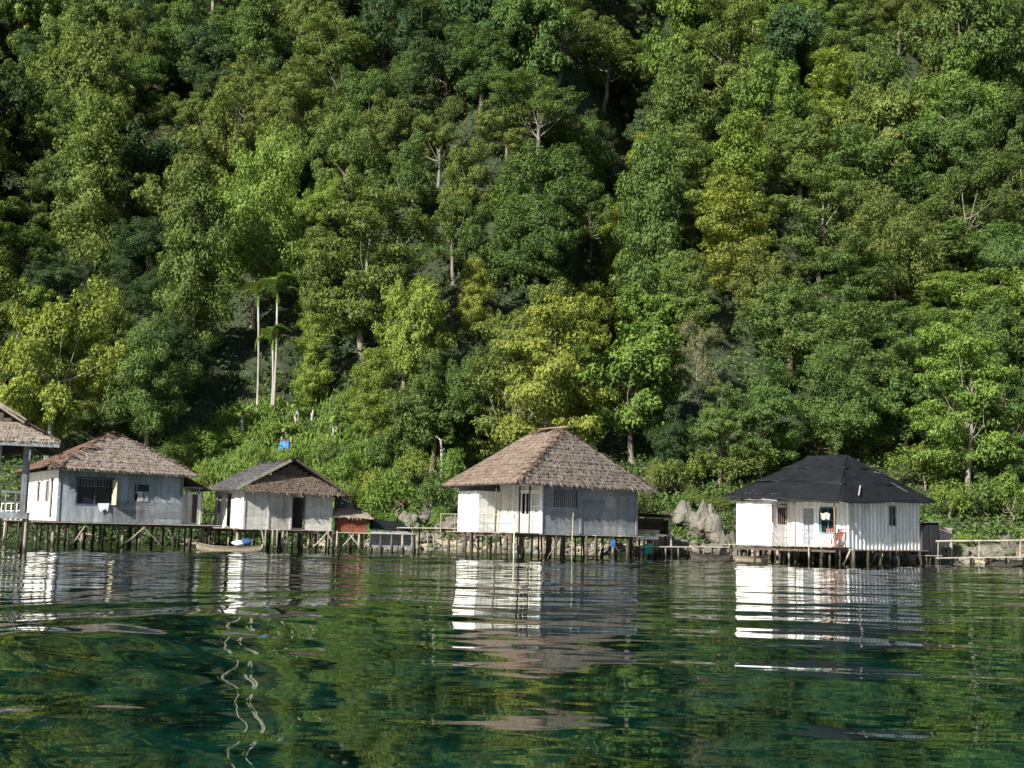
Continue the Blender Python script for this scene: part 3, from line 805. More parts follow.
# ------------------------------------------------------------------ blue grey house at the left
def house_blue_grey():
    O, rz = house_frame(57, 520, 60, 58)
    h = empty('stilt_house', O, rz)
    tag(h, 'stilt house with blue grey plank wall, dark double window and brown thatch hip roof', 'house', 'stilt houses along the shore')
    W_, V_, fz, wt = 6.0, 7.2, 1.5, 3.95
    holes = [(0.85, 2.55, 2.3, 3.55), (3.75, 4.35, 2.55, 3.35)]
    board_wall(h, 'Y', 0, 2.62, W_, 2.48, wt, 'grey_blue_v', 'v', 0.33, holes)
    board_wall(h, 'Y', 0, 2.62, W_, fz - 0.08, 2.47, 'grey_blue', 'h', 0.2, ())
    board_wall(h, 'Y', 0, 0.0, 2.6, fz - 0.08, wt, 'grey_blue_v', 'v', 0.42, holes)
    opening(h, 'Y', 0, 0.85, 2.55, 2.3, 3.55, 'slate', bars=1, hbars=0, t=0.07)
    opening(h, 'Y', 0, 0.92, 1.62, 3.18, 3.5, 'grey_blue', 'fanlight', pane=None, bars=4, t=0.03)
    opening(h, 'Y', 0, 1.76, 2.48, 3.18, 3.5, 'grey_blue', 'fanlight', pane=None, bars=4, t=0.03)
    box(h, 'shutter', 'bamboo', (2.57, -0.45, 2.28), (2.61, -0.05, 3.5), (0, 0, 0.3))
    opening(h, 'Y', 0, 3.75, 4.35, 3.0, 3.35, 'grey_blue', bars=0, t=0.05)
    box(h, 'shutter', 'white_h', (3.78, -0.06, 2.5), (4.04, -0.03, 2.98)); box(h, 'shutter', 'grey_blue_v', (4.07, -0.06, 2.5), (4.33, -0.03, 2.98))
    for x in (0.0, W_): box(h, 'corner_post', 'grey_blue', (x - 0.06, -0.07, fz - 0.1), (x + 0.06, 0.0, wt))
    # cloth over the window sill
    mb = MB()
    mb.quad((1.85, -0.09, 2.34), (2.4, -0.09, 2.36), (2.35, -0.11, 1.95), (2.2, -0.12, 2.08), (2.0, -0.1, 1.9), (1.9, -0.11, 2.1))
    c_ = mb.build('window_cloth', M['white_cloth'], h); c_.modifiers.new('thickness', 'SOLIDIFY').thickness = 0.01
    # white left side
    holes = [(1.2, 1.75, fz + 0.1, 3.5), (2.0, 2.9, 2.4, 3.4), (4.2, 5.0, 2.4, 3.4)]
    board_wall(h, 'X', 0, 0.02, V_, fz - 0.08, wt, 'white', 'v', 0.3, holes)
    opening(h, 'X', 0, 1.2, 1.75, fz + 0.1, 3.5, 'white_h', 'door', pane='brown_wood', t=0.05)
    opening(h, 'X', 0, 2.0, 2.9, 2.4, 3.4, 'white_h', bars=1, t=0.05)
    opening(h, 'X', 0, 4.2, 5.0, 2.4, 3.4, 'white_h', pane='curtain', t=0.05)
    board_wall(h, 'Y', V_, 0, W_, fz, wt, 'white_h', 'h', 0.5, out=1)
    board_wall(h, 'X', W_, 0, V_, fz, wt, 'grey_blue', 'h', 0.5, out=1)
    deck(h, -0.02, W_, 0.05, V_, fz - 0.1, 'Y', 0.3)
    deck(h, -1.5, -0.03, -0.2, V_, fz - 0.05, 'X', 0.17)
    railing(h, (-1.4, -0.1, fz), (-1.4, V_ - 0.5, fz), 0.8, 6, 2, 'white', 0.03)
    for x0 in fr(5, -1.2, 6.2): box(h, 'sill_plank', 'deck', (x0, -0.5, fz - 0.14), (x0 + 1.8, -0.1, fz - 0.1), (0, random.uniform(-.012, .012), 0))
    for y_ in (-0.15, 2.5, 5.0): beam(h, 'joist', 'dark_wood', (-1.4, y_, fz - 0.2), (7.6, y_, fz - 0.2), 0.08, 0.12)
    stilts_grid(h, O, rz, fr(11, -1.3, 7.6), (-0.3, 1.3, 2.9, 4.6), fz - 0.16, 0.075)
    stilts_grid(h, O, rz, (-1.35,), (5.6, 6.6), fz - 0.1)
    for a, b_ in ((2.6, 4.2), (5.4, 4.0), (0.4, 1.3)): pole(h, 'brace', 'pole', (a, -0.5, -0.1), (b_, -0.4, fz - 0.2), 0.045)
    ez, rzz = 3.92, 5.95
    e = {'a': (-0.75, -0.7, ez + 0.08), 'b': (W_ + 0.65, -0.7, ez - 0.05), 'c': (W_ + 0.65, V_ + 0.5, ez), 'd': (-0.75, V_ + 0.5, ez)}
    r0, r1 = (2.95, 1.9, rzz), (2.9, 5.2, rzz - 0.1)
    thatch(h, 'thatch', e['a'], e['b'], (3.2, 1.9, rzz), r0, 14)
    thatch(h, 'thatch_dark', e['d'], e['a'], r0, r1, 14)
    thatch(h, 'thatch', e['b'], e['c'], r1, (3.2, 1.9, rzz), 12)
    thatch(h, 'thatch_old', e['c'], e['d'], r1, r1, 12)
    ridge_cap(h, 'thatch_grey', (2.95, 1.5, rzz), r1, w=0.4)
    ridge_cap(h, 'thatch_dark', e['a'], r0, 'hip_cap', 0.4, 0.1)
    ridge_cap(h, 'thatch_old', e['b'], r0, 'hip_cap', 0.16, 0.1)
    pole(h, 'eave_pole', 'bamboo', (-0.7, -0.6, ez - 0.02), (W_ + 0.6, -0.6, ez - 0.1), 0.035)
    # washroom annex with slatted upper panel
    board_wall(h, 'Y', 0.3, W_ + 0.1, W_ + 0.62, fz - 0.1, 3.0, 'white_h', 'v', 0.17, name='annex_board')
    board_wall(h, 'Y', 0.3, W_ + 0.98, W_ + 1.15, fz - 0.1, 3.0, 'white_h', 'v', 0.17, name='annex_board')
    opening(h, 'Y', 0.3, W_ + 0.66, W_ + 0.94, fz, 2.95, 'white_h', 'annex_door', pane='dark_wood', t=0.04)
    for k in range(7): box(h, 'annex_slat', 'grey_blue', (W_ + 0.1 + k * 0.15, 0.28, 3.04), (W_ + 0.16 + k * 0.15, 0.31, 3.26))
    box(h, 'annex_rail', 'grey_blue', (W_ + 0.05, 0.26, 3.26), (W_ + 1.2, 0.33, 3.32))
    board_wall(h, 'X', W_ + 1.2, 0.3, 3.0, fz, 3.0, 'white_h', 'v', 0.4, out=1, name='annex_board')
    thatch(h, 'thatch_old', (W_ + 1.7, 0.1, 3.15), (W_ + 1.7, 3.4, 3.15), (W_ + 0.1, 3.4, 3.9), (W_ + 0.1, 0.1, 3.9), 5, 'annex_thatch')
    deck(h, W_ + 0.05, W_ + 1.7, 0.0, 3.0, fz - 0.1, 'Y', 0.2)
    return h, O, rz

# ------------------------------------------------------------------ veranda house cut by the left edge
def house_veranda():
    O = Vector((-18.79, 48, 0)); rz = R(20)
    h = empty('stilt_house', O, rz)
    tag(h, 'veranda house with grey posts and railing at the left edge of the photo', 'house', 'stilt houses along the shore')
    fz, ez = 1.72, 4.38
    L = -8.2                       # runs out to the left
    for x in (0.0, -0.98, -3.2, -5.6, -8.0):
        for y_ in (0.1, 3.0):
            if y_ > 1 and -2 < x < 0: continue
            box(h, 'veranda_post', 'grey_blue', (x - 0.1, y_ - 0.1, fz), (x + 0.1, y_ + 0.1, ez))
    box(h, 'eave_beam', 'grey_blue', (L, 0.02, ez - 0.02), (1.0, 0.18, ez + 0.16)); box(h, 'eave_beam', 'grey_blue', (0.0, 0.2, ez - 0.02), (0.16, 6.0, ez + 0.14))
    box(h, 'floor_beam', 'grey_blue', (L, -0.15, fz - 0.24), (0.2, -0.03, fz))
    deck(h, L, 0.15, 0.0, 6.0, fz, 'X', 0.2)
    box(h, 'handrail', 'grey_blue', (L, 0.05, fz + 0.74), (0.05, 0.14, fz + 0.82)); box(h, 'handrail', 'grey_blue', (L, 0.06, fz + 0.36), (0.05, 0.12, fz + 0.42))
    for k in range(22): box(h, 'baluster', 'grey_blue', (-0.3 - k * 0.36, 0.07, fz), (-0.24 - k * 0.36, 0.11, fz + 0.74))
    # body set back, out of view but for its right end
    holes = [(-5.6, -4.8, fz, 3.9), (-4.2, -3.3, 2.6, 3.7)]
    board_wall(h, 'Y', 3.0, L, -2.4, fz, ez, 'grey_blue', 'h', 0.22, holes)
    opening(h, 'Y', 3.0, -5.6, -4.8, fz, 3.9, 'white', 'door', pane='brown_wood', t=0.05)
    opening(h, 'Y', 3.0, -4.2, -3.3, 2.6, 3.7, 'white', bars=1, t=0.05)
    board_wall(h, 'X', -2.4, 3.0, 6.5, fz, ez, 'white_h', 'h', 0.3, out=1)
    board_wall(h, 'X', L, 3.0, 6.5, fz, ez, 'white_h', 'h', 0.3)
    board_wall(h, 'Y', 6.5, L, -2.4, fz, ez, 'white_h', 'h', 0.4, out=1)
    for x in fr(9, L, 0.1):
        for y_ in (0.0, 1.8, 3.8, 5.8): stilt(h, O, rz, x + random.uniform(-.1, .1), y_, fz - 0.05, 0.10, 'pole', 0.08)
    # hip-and-gable roof: skirt, then gable
    cx, gz = -3.75, 7.35
    a, b_, c_, d_ = (L - 0.9, -0.9, ez + 0.06), (1.25, -0.9, ez + 0.02), (1.25, 7.0, ez), (L - 0.9, 7.0, ez)
    thatch(h, 'thatch', a, b_, (-0.25, 0.1, 5.2), (L + 1.0, 0.1, 5.2), 7)
    thatch(h, 'thatch_old', b_, c_, (cx, 6.5, gz), (cx, 0.3, gz), 16)
    thatch(h, 'thatch_old', d_, a, (cx, 0.3, gz), (cx, 6.5, gz), 16)
    thatch(h, 'thatch_old', c_, d_, (cx, 6.6, gz), (cx, 6.6, gz), 10)
    for i in range(22):
        x = -7.2 + i * 0.315; top = 5.05 + 2.15 * max(0, 1 - abs(x + 0.15 - cx) / 3.5)
        box(h, 'gable_board', 'dark_wood', (x, 0.10, 4.95), (x + 0.30, 0.13, max(5.0, top)))
    beam(h, 'barge_board', 'deck', (-0.1, -0.35, 5.22), (cx, -0.35, gz + 0.12), 0.04, 0.2)
    beam(h, 'barge_board', 'deck', (L + 0.8, -0.35, 5.22), (cx, -0.35, gz + 0.12), 0.04, 0.2)
    beam(h, 'fascia', 'grey_blue', (a[0], -0.93, ez - 0.04), (1.2, -0.93, ez - 0.08), 0.03, 0.14)
    beam(h, 'hip_board', 'dark_wood', (1.25, -0.9, ez + 0.1), (-0.2, -0.2, 5.28), 0.1, 0.06)
    return h, O, rz

H3 = house_middle(); H4 = house_black_roof(); H2 = house_gabled(); H1 = house_blue_grey(); H0 = house_veranda()

# ------------------------------------------------------------------ small buildings and walkways
def lean_to_red():
    p = at(333, 533, 65.5); O = Vector((p.x, p.y, 0)); rz = R(6)
    h = empty('lean_to_hut', O, rz)
    tag(h, 'low rust red hut with thatch edge built against the small gabled hut', 'hut')
    board_wall(h, 'Y', 0, 0.1, 1.75, 1.2, 1.95, 'red_wood', 'h', 0.19)
    board_wall(h, 'X', 1.75, 0, 2.0, 1.2, 1.95, 'red_wood', 'h', 0.25, out=1)
    board_wall(h, 'X', 0.1, 0, 2.0, 1.2, 2.6, 'red_wood', 'h', 0.25)
    for x in (0.1, 0.95, 1.75): box(h, 'post', 'dark_wood', (x - 0.04, -0.04, 1.1), (x + 0.04, 0.04, 2.0))
    thatch(h, 'thatch', (-0.1, -0.4, 2.0), (2.1, -0.4, 1.92), (1.6, 0.6, 2.35), (0.0, 0.6, 2.5), 4)
    thatch(h, 'thatch_grey', (2.0, 0.4, 1.95), (2.0, 2.6, 1.95), (0.1, 2.6, 3.3), (0.1, 0.3, 3.3), 8, 'lean_to_thatch')
    thatch(h, 'thatch_grey', (0.0, 0.5, 2.2), (1.9, 0.5, 2.05), (0.25, 0.8, 3.25), (0.0, 0.8, 3.3), 5, 'lean_to_thatch')
    deck(h, -0.3, 4.2, -0.6, 0.6, 1.18, 'X', 0.17)
    for x in fr(9, -0.3, 4.2):
        stilt(h, O, rz, x, -0.5, 1.13, 0.06)
        stilt(h, O, rz, x + 0.1, 0.6, 1.15, 0.07)
    for a, b_ in ((0.0, 1.1), (1.8, 0.9)): pole(h, 'brace', 'pole', (a, -0.55, -0.1), (b_, -0.5, 1.1), 0.05)
    # tarred cover sloping down to the bank
    sheet(h, 'black_sheet', (1.9, 0.0, 1.35), (4.3, 0.2, 1.25), (3.7, 2.2, 1.7), (1.9, 2.2, 2.0), 0, 1, 0.02, 16, 6, 0.03, 'cover_sheet')
    board_wall(h, 'Y', 0.15, 1.9, 4.1, 0.45, 1.3, 'charcoal', 'h', 0.21, name='low_wall_board')
    return h
lean_to_red()

def open_shed():
    p = at(637, 535, 66); O = Vector((p.x, p.y, 0)); rz = R(4)
    h = empty('open_shed', O, rz)
    tag(h, 'dark open-fronted lean-to shed beside the charcoal board wall', 'shed')
    fz = 1.45
    for x in (0.0, 1.75):
        pole(h, 'post', 'pole', (x, 0, fz - 0.1), (x + 0.1 * (x > 0), 0, 2.55), 0.05); pole(h, 'post', 'pole', (x, 1.5, fz), (x, 1.5, 2.3), 0.05)
    board_wall(h, 'Y', 1.5, 0, 1.75, fz, 2.3, 'dark_wood', 'h', 0.2)
    board_wall(h, 'X', 1.72, 0.2, 1.5, fz, 2.2, 'dark_wood', 'h', 0.25, out=1)
    board_wall(h, 'Y', -0.05, 0.0, 1.2, fz, fz + 0.22, 'boat_pale', 'h', 0.22, name='front_board')
    sheet(h, 'black_sheet', (-0.1, -0.25, 2.58), (2.0, -0.25, 2.52), (2.0, 1.8, 2.35), (-0.1, 1.8, 2.4), 0, 1, 0.02, 14, 5, 0.02)
    pole(h, 'eave_pole', 'pole', (-0.1, -0.24, 2.55), (2.0, -0.24, 2.5), 0.03)
    deck(h, -0.2, 1.9, -0.15, 1.6, fz - 0.05, 'X', 0.2)
    box(h, 'front_sill', 'white_h', (-0.2, -0.28, fz - 0.28), (1.1, -0.2, fz - 0.1))
    for x in fr(5, -0.1, 1.8):
        stilt(h, O, rz, x, -0.1, fz - 0.08, 0.06); stilt(h, O, rz, x, 1.4, fz - 0.08, 0.06)
    return O, rz
SO, SRZ = open_shed()
def pot_mesh(r=0.16, hgt=0.22):
    mb = MB(); mb.tube([(0, 0, 0), (0, 0, 0.03), (0, 0, hgt * 0.6), (0, 0, hgt * 0.9), (0, 0, hgt)], [r * 0.75, r * 0.95, r, r * 0.9, r * 1.08], 14)
    return mb.mesh('pot', M['pot'], True)
x_, y_ = to_world(SO, SRZ, 0.85, 0.15)
tag(obj('cooking_pot', pot_mesh(), None, (x_, y_, 1.645 - 0.24)), 'round grey cooking pot standing in the open shed', 'pot')

def outhouse():
    p = at(922, 548, 66.5); O = Vector((p.x, p.y, 0)); rz = R(10)
    h = empty('outhouse', O, rz)
    tag(h, 'small black outhouse behind the far corner of the black-roofed house', 'outhouse')
    for k in range(2):
        sheet(h, 'black_sheet', (0.0 + k * 0.5, 0, 0.7), (0.48 + k * 0.5, 0, 0.7), (0.48 + k * 0.5, 0.02, 2.4), (0.0 + k * 0.5, 0.02, 2.4), 0, 1, 0.01, 8, 8, 0.015, 'wall_sheet')
    for k in range(3): box(h, 'side_sheet', 'dark_wood', (0.97, 0.03 + k * 0.5, 0.7), (1.0, 0.5 + k * 0.5, 2.35))
    for k in range(3): box(h, 'side_sheet', 'dark_wood', (0.0, 0.03 + k * 0.5, 0.7), (0.03, 0.5 + k * 0.5, 2.35))
    box(h, 'back_sheet', 'dark_wood', (0.03, 1.5, 0.7), (0.97, 1.53, 2.35))
    for k in range(4): box(h, 'roof_plank', 'grey_blue', (-0.1, -0.15 + k * 0.45, 2.42), (1.12, 0.28 + k * 0.45, 2.45), (0.02, -0.04, 0))
    deck(h, -0.1, 1.1, -0.1, 1.6, 0.68, 'X', 0.2)
    for x in (0.0, 0.5, 1.0):
        stilt(h, O, rz, x, 0.05, 0.65, 0.06); stilt(h, O, rz, x, 1.4, 0.65, 0.06)
    return O, rz
OO, ORZ = outhouse()
mb = MB()
for i in range(3): mb.box((0.02 + i * 0.235, 0, 0.06), (0.25 + i * 0.235, 0.5, 0.98))
mb.box((0, -0.02, 0), (0.74, 0.52, 0.06)); mb.box((-0.02, -0.03, 0.98), (0.76, 0.53, 1.03))
for x in (0.0, 0.64): mb.box((x, -0.03, -1.6), (x + 0.08, 0.05, 0)), mb.box((x, 0.45, -1.6), (x + 0.08, 0.53, 0))
p = at(939, 541, 69)
tag(mb.build('storage_bin', M['deck']), 'grey brown wooden bin standing next to the black outhouse', 'bin').location = (p.x, p.y, 1.15)

def walkway(name, label, A, B, w, n_st, mat='deck', rail=None):
    A, B = Vector(A), Vector(B); d = B - A; L = d.length; ang = math.atan2(d.y, d.x)
    O = Vector((A.x, A.y, 0)); h = empty(name, O, ang); tag(h, label, 'walkway', 'plank walkways')
    z0, z1 = A.z, B.z
    k = max(2, int(w / 0.2)); x = 0.0
    while x < L:
        ln = min(random.uniform(2.0, 3.2), L - x)
        for j in range(k):
            za, zb = lerp(z0, z1, x / L), lerp(z0, z1, (x + ln) / L)
            beam(h, 'walk_plank', mat, (x + random.uniform(-.1, 0), (j + 0.5) * w / k, za + random.uniform(-.015, .015)), (x + ln + random.uniform(0, .15), (j + 0.5) * w / k, zb + random.uniform(-.015, .015)), w / k - 0.015, 0.04)
        x += ln
    for i in range(n_st):
        q = i / (n_st - 1); z = lerp(z0, z1, q) - 0.03
        for yy in (0.05, w - 0.05): stilt(h, O, ang, q * L, yy, z, 0.05)
        beam(h, 'bearer', 'dark_wood', (q * L, -0.1, z - 0.03), (q * L, w + 0.1, z - 0.03), 0.06, 0.06)
    if rail:
        n = max(3, int(L / 1.5))
        for i in range(n): pole(h, 'rail_post', 'deck', (L * i / (n - 1), 0.02, lerp(z0, z1, i / (n - 1)) - 0.1), (L * i / (n - 1) + 0.03, 0.02, lerp(z0, z1, i / (n - 1)) + rail + 0.05), 0.035)
        pole(h, 'hand_rail', 'deck', (-0.1, 0.02, z0 + rail), (L + 0.1, 0.02, z1 + rail), 0.05)
    return h
p, q = at(398, 527.5, 66), at(472, 529, 63.5)
walkway('plank_walkway', 'thin plank walkway on poles leading to the pale thatched house from the bank', p, q, 0.7, 6)
p, q = at(640, 546.5, 65.5), at(742, 547.5, 66)
walkway('plank_walkway', 'plank walkway on poles in front of the limestone boulders', p, q, 0.9, 9)
p, q = at(938, 558, 66), at(1062, 556.5, 65)
walkway('plank_walkway', 'plank walkway with pole handrail right of the black outhouse', p, q, 0.6, 8, rail=0.88)
p, q = at(199, 523.5, 65), at(216, 527.5, 65)
walkway('plank_walkway', 'short railed plank bridge between the two houses with brown roofs', p, q, 0.8, 3, rail=0.7)

# ------------------------------------------------------------------ canoes and small things
def canoe(name, label, px0, py0, D0, px1, py1, D1, width, depth, mat, bench=True):
    A, B = at(px0, py0, D0), at(px1, py1, D1)
    d = Vector((B.x - A.x, B.y - A.y, 0)); L = d.length
    e = empty(name, (A.x, A.y, WATER_Z), math.atan2(d.y, d.x)); tag(e, label, 'canoe', 'dugout canoes')
    v, f = [], []; n, k = 22, 8
    for sgn, off in ((1, 0.0), (-1, 0.035)):
        for i in range(n + 1):
            t_ = i / n; wd = width / 2 * (math.sin(math.pi * (0.06 + 0.88 * t_)) ** 0.55) - off
            rise = 0.16 * abs(2 * t_ - 1) ** 3
            for j in range(k + 1):
                a = math.pi * j / k
                v.append((t_ * L, -math.cos(a) * wd, depth * 0.62 - math.sin(a) ** 0.7 * (depth - off) + rise))
    m_ = (n + 1) * (k + 1)
    for s_ in (0, m_):
        for i in range(n):
            for j in range(k):
                a = s_ + i * (k + 1) + j
                f.append((a, a + 1, a + k + 2, a + k + 1) if s_ else (a, a + k + 1, a + k + 2, a + 1))
    for i in range(n):
        for j in (0, k):
            a = i * (k + 1) + j; f.append((a, a + k + 1, a + k + 1 + m_, a + m_))
    me = np_mesh('hull', v, f, M[mat], True); obj('hull', me, e)
    if bench:
        for t_ in (0.3, 0.62): box(e, 'thwart', mat, (t_ * L - 0.1, -width * 0.45, depth * 0.5), (t_ * L + 0.1, width * 0.45, depth * 0.54))
    return e, L
c1, L1 = canoe('dugout_canoe', 'long pale dugout canoe moored below the small gabled hut', 197, 547, 61, 262, 548.5, 60.6, 0.7, 0.36, 'boat_pale')
canoe('dugout_canoe', 'black dugout canoe lying before the limestone boulders', 691, 560, 65, 730, 561, 64.6, 0.65, 0.5, 'boat_dark')
canoe('dugout_canoe', 'pale brown dugout canoe with its bow at the black canoe', 726, 561.5, 65.2, 768, 562.5, 65, 0.6, 0.42, 'boat_pale')
canoe('dugout_canoe', 'dark canoe drawn up under the pole handrail at the right edge', 985, 567, 67.5, 1035, 567, 66.5, 0.7, 0.55, 'boat_dark')
def bundle(name, label, cat, px, py, D, sx, sy, sz, mat, seed):
    rr = np.random.default_rng(seed); n, k = 9, 14; v = []
    for i in range(n + 1):
        a = math.pi * i / n
        for j in range(k):
            b_ = 2 * math.pi * j / k; r_ = 1 + 0.16 * math.sin(3 * b_ + seed + i) + rr.uniform(-.07, .07)
            v.append((sx * math.sin(a) * math.cos(b_) * r_, sy * math.sin(a) * math.sin(b_) * r_, sz * (1 - math.cos(a)) / 2 * (1 + 0.12 * math.sin(2 * b_))))
    f = [(i * k + j, i * k + (j + 1) % k, (i + 1) * k + (j + 1) % k, (i + 1) * k + j) for i in range(n) for j in range(k)]
    p = at(px, py, D)
    return tag(obj(name, np_mesh(name, v, f, M[mat], True), None, p), label, cat)
bundle('cloth_bundle', 'blue and white cloth bundle heaped in the pale canoe', 'bundle', 246, 545, 60.8, 0.26, 0.2, 0.3, 'blue_cloth', 3)
bundle('cloth_bundle', 'white cloth heap beside the blue bundle in the pale canoe', 'bundle', 238, 546, 60.8, 0.3, 0.2, 0.26, 'white_cloth', 5)
def cloth(name, label, px, py, D, w, hgt, mat, cat='cloth', yaw=0.0):
    p = at(px, py, D); v = []; nx, ny = 10, 10; ph = random.uniform(0, 6)
    for i in range(ny + 1):
        for j in range(nx + 1):
            v.append(((j / nx - 0.5) * w * (1 - 0.12 * i / ny), 0.05 * math.sin(j * 1.4 + ph) * (0.3 + i / ny), -i / ny * hgt - 0.03 * math.sin(j * 0.9 + ph)))
    o = obj(name, np_mesh(name, v, grid_faces(ny + 1, nx + 1), M[mat], True), None, p); o.rotation_euler = (0, 0, yaw)
    o.modifiers.new('thickness', 'SOLIDIFY').thickness = 0.012
    return tag(o, label, cat)
cloth('hanging_cloth', 'sea green cloth hanging below the open shed', 648.5, 543.5, 65.6, 0.45, 0.55, 'green_cloth')
cloth('hanging_cloth', 'blue cloth hanging among the stilts below the charcoal wall', 613, 540, 62.5, 0.28, 0.36, 'blue_cloth')
cloth('hanging_cloth', 'pale pink cloth hanging on the veranda of the black-roofed house', 825.5, 513, 61.2, 0.5, 0.32, 'pink_cloth')
def chair(label, x, y, z, yaw):
    e = empty('plastic_chair', (x, y, z), yaw); tag(e, label, 'chair', 'red plastic chairs on the veranda')
    for sx in (-1, 1):
        for sy in (-1, 1):
            pole(e, 'leg', 'red_plastic', (sx * 0.21, sy * 0.2, 0), (sx * 0.18, sy * 0.18, 0.43), 0.022)
    mb = MB(); mb.box((-0.22, -0.22, 0.42), (0.22, 0.22, 0.45)); mb.build('seat', M['red_plastic'], e)
    for k in range(4): beam(e, 'back_slat', 'red_plastic', (-0.16 + k * 0.107, 0.2, 0.45), (-0.17 + k * 0.113, 0.28, 0.85), 0.05, 0.02)
    beam(e, 'back_rail', 'red_plastic', (-0.22, 0.28, 0.86), (0.22, 0.28, 0.86), 0.03, 0.07)
    for sx in (-1, 1): beam(e, 'armrest', 'red_plastic', (sx * 0.23, -0.15, 0.64), (sx * 0.23, 0.24, 0.66), 0.05, 0.025)
x_, y_ = to_world(H4[1], H4[2], -1.15, 0.35); chair('faded red plastic chair beside the veranda corner post of the black-roofed house', x_, y_, 1.03, R(-30))
x_, y_ = to_world(H4[1], H4[2], -0.55, 0.3); chair('red plastic chair against the white wall under the teal window', x_, y_, 1.03, R(-60))

# ------------------------------------------------------------------ rocks
def rock_mesh(seed, sub=4, spiky=0.0):
    import bmesh
    from mathutils import noise
    bm = bmesh.new(); bmesh.ops.create_icosphere(bm, subdivisions=sub, radius=1.0)
    rr = np.random.default_rng(seed)
    pl = [(Vector(rr.normal(size=3)).normalized(), rr.uniform(0.5, 0.9)) for _ in range(15)]
    off = Vector(rr.uniform(0, 50, 3))
    for v_ in bm.verts:
        p = v_.co.copy()
        for n_, d_ in pl:
            e = p.dot(n_) - d_
            if e > 0: p -= n_ * e * 0.9
        q = Vector((p.x * 1.6, p.y * 1.6, p.z * 0.8)) + off
        rdg = abs(noise.noise(q * 1.3)) * 2 + abs(noise.noise(q * 3.1)) * 0.9 + noise.noise(q * 7) * 0.25
        p *= 0.84 + 0.24 * rdg
        if spiky and p.z > 0:
            p.x *= 1 - 0.55 * spiky * p.z; p.y *= 1 - 0.55 * spiky * p.z; p.z *= 1 + 0.25 * noise.noise(Vector((p.x * 3, p.y * 3, seed)))
        v_.co = p
    me = bpy.data.meshes.new('rock'); bm.to_mesh(me); bm.free(); me.materials.append(M['limestone'])
    return me
ROCKS = [rock_mesh(s_) for s_ in range(5)] + [rock_mesh(20 + s_, 4, 0.22) for s_ in range(3)]
BOULD = [  # px, py(base), D, half width m, height m, mesh, label
    (663, 545, 70, 1.3, 1.5, 1, 'broad pale boulder right of the open shed'),
    (703, 543, 72, 1.3, 2.3, 5, 'tallest limestone pinnacle, rising behind the plank walkway'),
    (717, 545, 71.5, 0.85, 1.9, 6, 'slanting limestone fin beside the tallest pinnacle'),
    (729, 546, 70.5, 0.7, 1.8, 7, 'pointed grey boulder close to the white box room wall'),
    (714, 546, 70, 1.0, 1.15, 2, 'low wedge boulder in front of the limestone pinnacles'),
    (738, 546, 70, 0.6, 0.9, 0, 'small boulder touching the corner of the white house'),
    (684, 500, 75, 0.9, 1.6, 6, 'grey outcrop among the bushes above the broad pale boulder'),
    (985, 562, 70.5, 0.9, 1.1, 3, 'brown boulder behind the pole handrail'),
    (1010, 562, 71, 0.7, 1.5, 5, 'upright pale rock at the right end of the pole handrail'),
    (955, 556, 71, 0.8, 0.9, 4, 'dark boulder beside the wooden bin'),
    (408, 535, 79, 1.0, 1.6, 1, 'pale rock on the bank beyond the tarred cover sheet'),
    (428, 528, 80, 0.9, 1.7, 6, 'grey crag in the bank left of the pale thatched house'),
    (447, 533, 78, 1.1, 1.3, 3, 'rounded bank rock above the thin plank walkway'),
]
for i, (px, py, D, hw_, hh_, k, lab) in enumerate(BOULD):
    p = at(px, py, D)
    o = obj('boulder', ROCKS[k], None, (p.x, p.y, min(p.z, tz(p.x, p.y)) + hh_ * 0.42))
    o.scale = (hw_, hw_ * 0.85, hh_ * 0.55); o.rotation_euler = (random.uniform(-.12, .12), random.uniform(-.12, .12), i * 1.3)
    tag(o, lab, 'boulder', 'limestone boulders along the bank')
# rubble of the bank: too many small stones to count, one mass
v, f = [], []
base = []
for k in range(4):
    me = rock_mesh(40 + k, 1); co = np.zeros(len(me.vertices) * 3, np.float32); me.vertices.foreach_get('co', co)
    base.append((co.reshape(-1, 3), np.array([list(p.vertices) for p in me.polygons])))
rr = np.random.default_rng(5)
vv, ff, n0 = [], [], 0
for i in range(2600):
    x = rr.uniform(-9, 45); s_ = rr.normal(0.35, 0.9); y = shore_y(x) + s_ - 0.4 * math.sin(x * 0.9)
    co, fa = base[rr.integers(4)]
    sz = rr.uniform(0.08, 0.26) * (1 + 0.8 * (rr.random() < 0.15))
    a = rr.uniform(0, 6.28); c_, s2 = math.cos(a), math.sin(a)
    q = co * np.array([sz * rr.uniform(.8, 1.5), sz, sz * rr.uniform(0.5, 0.9)])
    q = np.stack([q[:, 0] * c_ - q[:, 1] * s2, q[:, 0] * s2 + q[:, 1] * c_, q[:, 2]], 1) + np.array([x, y, tz(x, y) + sz * 0.2])
    vv.append(q); ff.append(fa + n0); n0 += len(q)
tag(obj('bank_rubble', np_mesh('bank_rubble', np.concatenate(vv), np.concatenate(ff), M['limestone'])), 'pale rubble stones along the waterline', 'rubble', None, 'stuff')

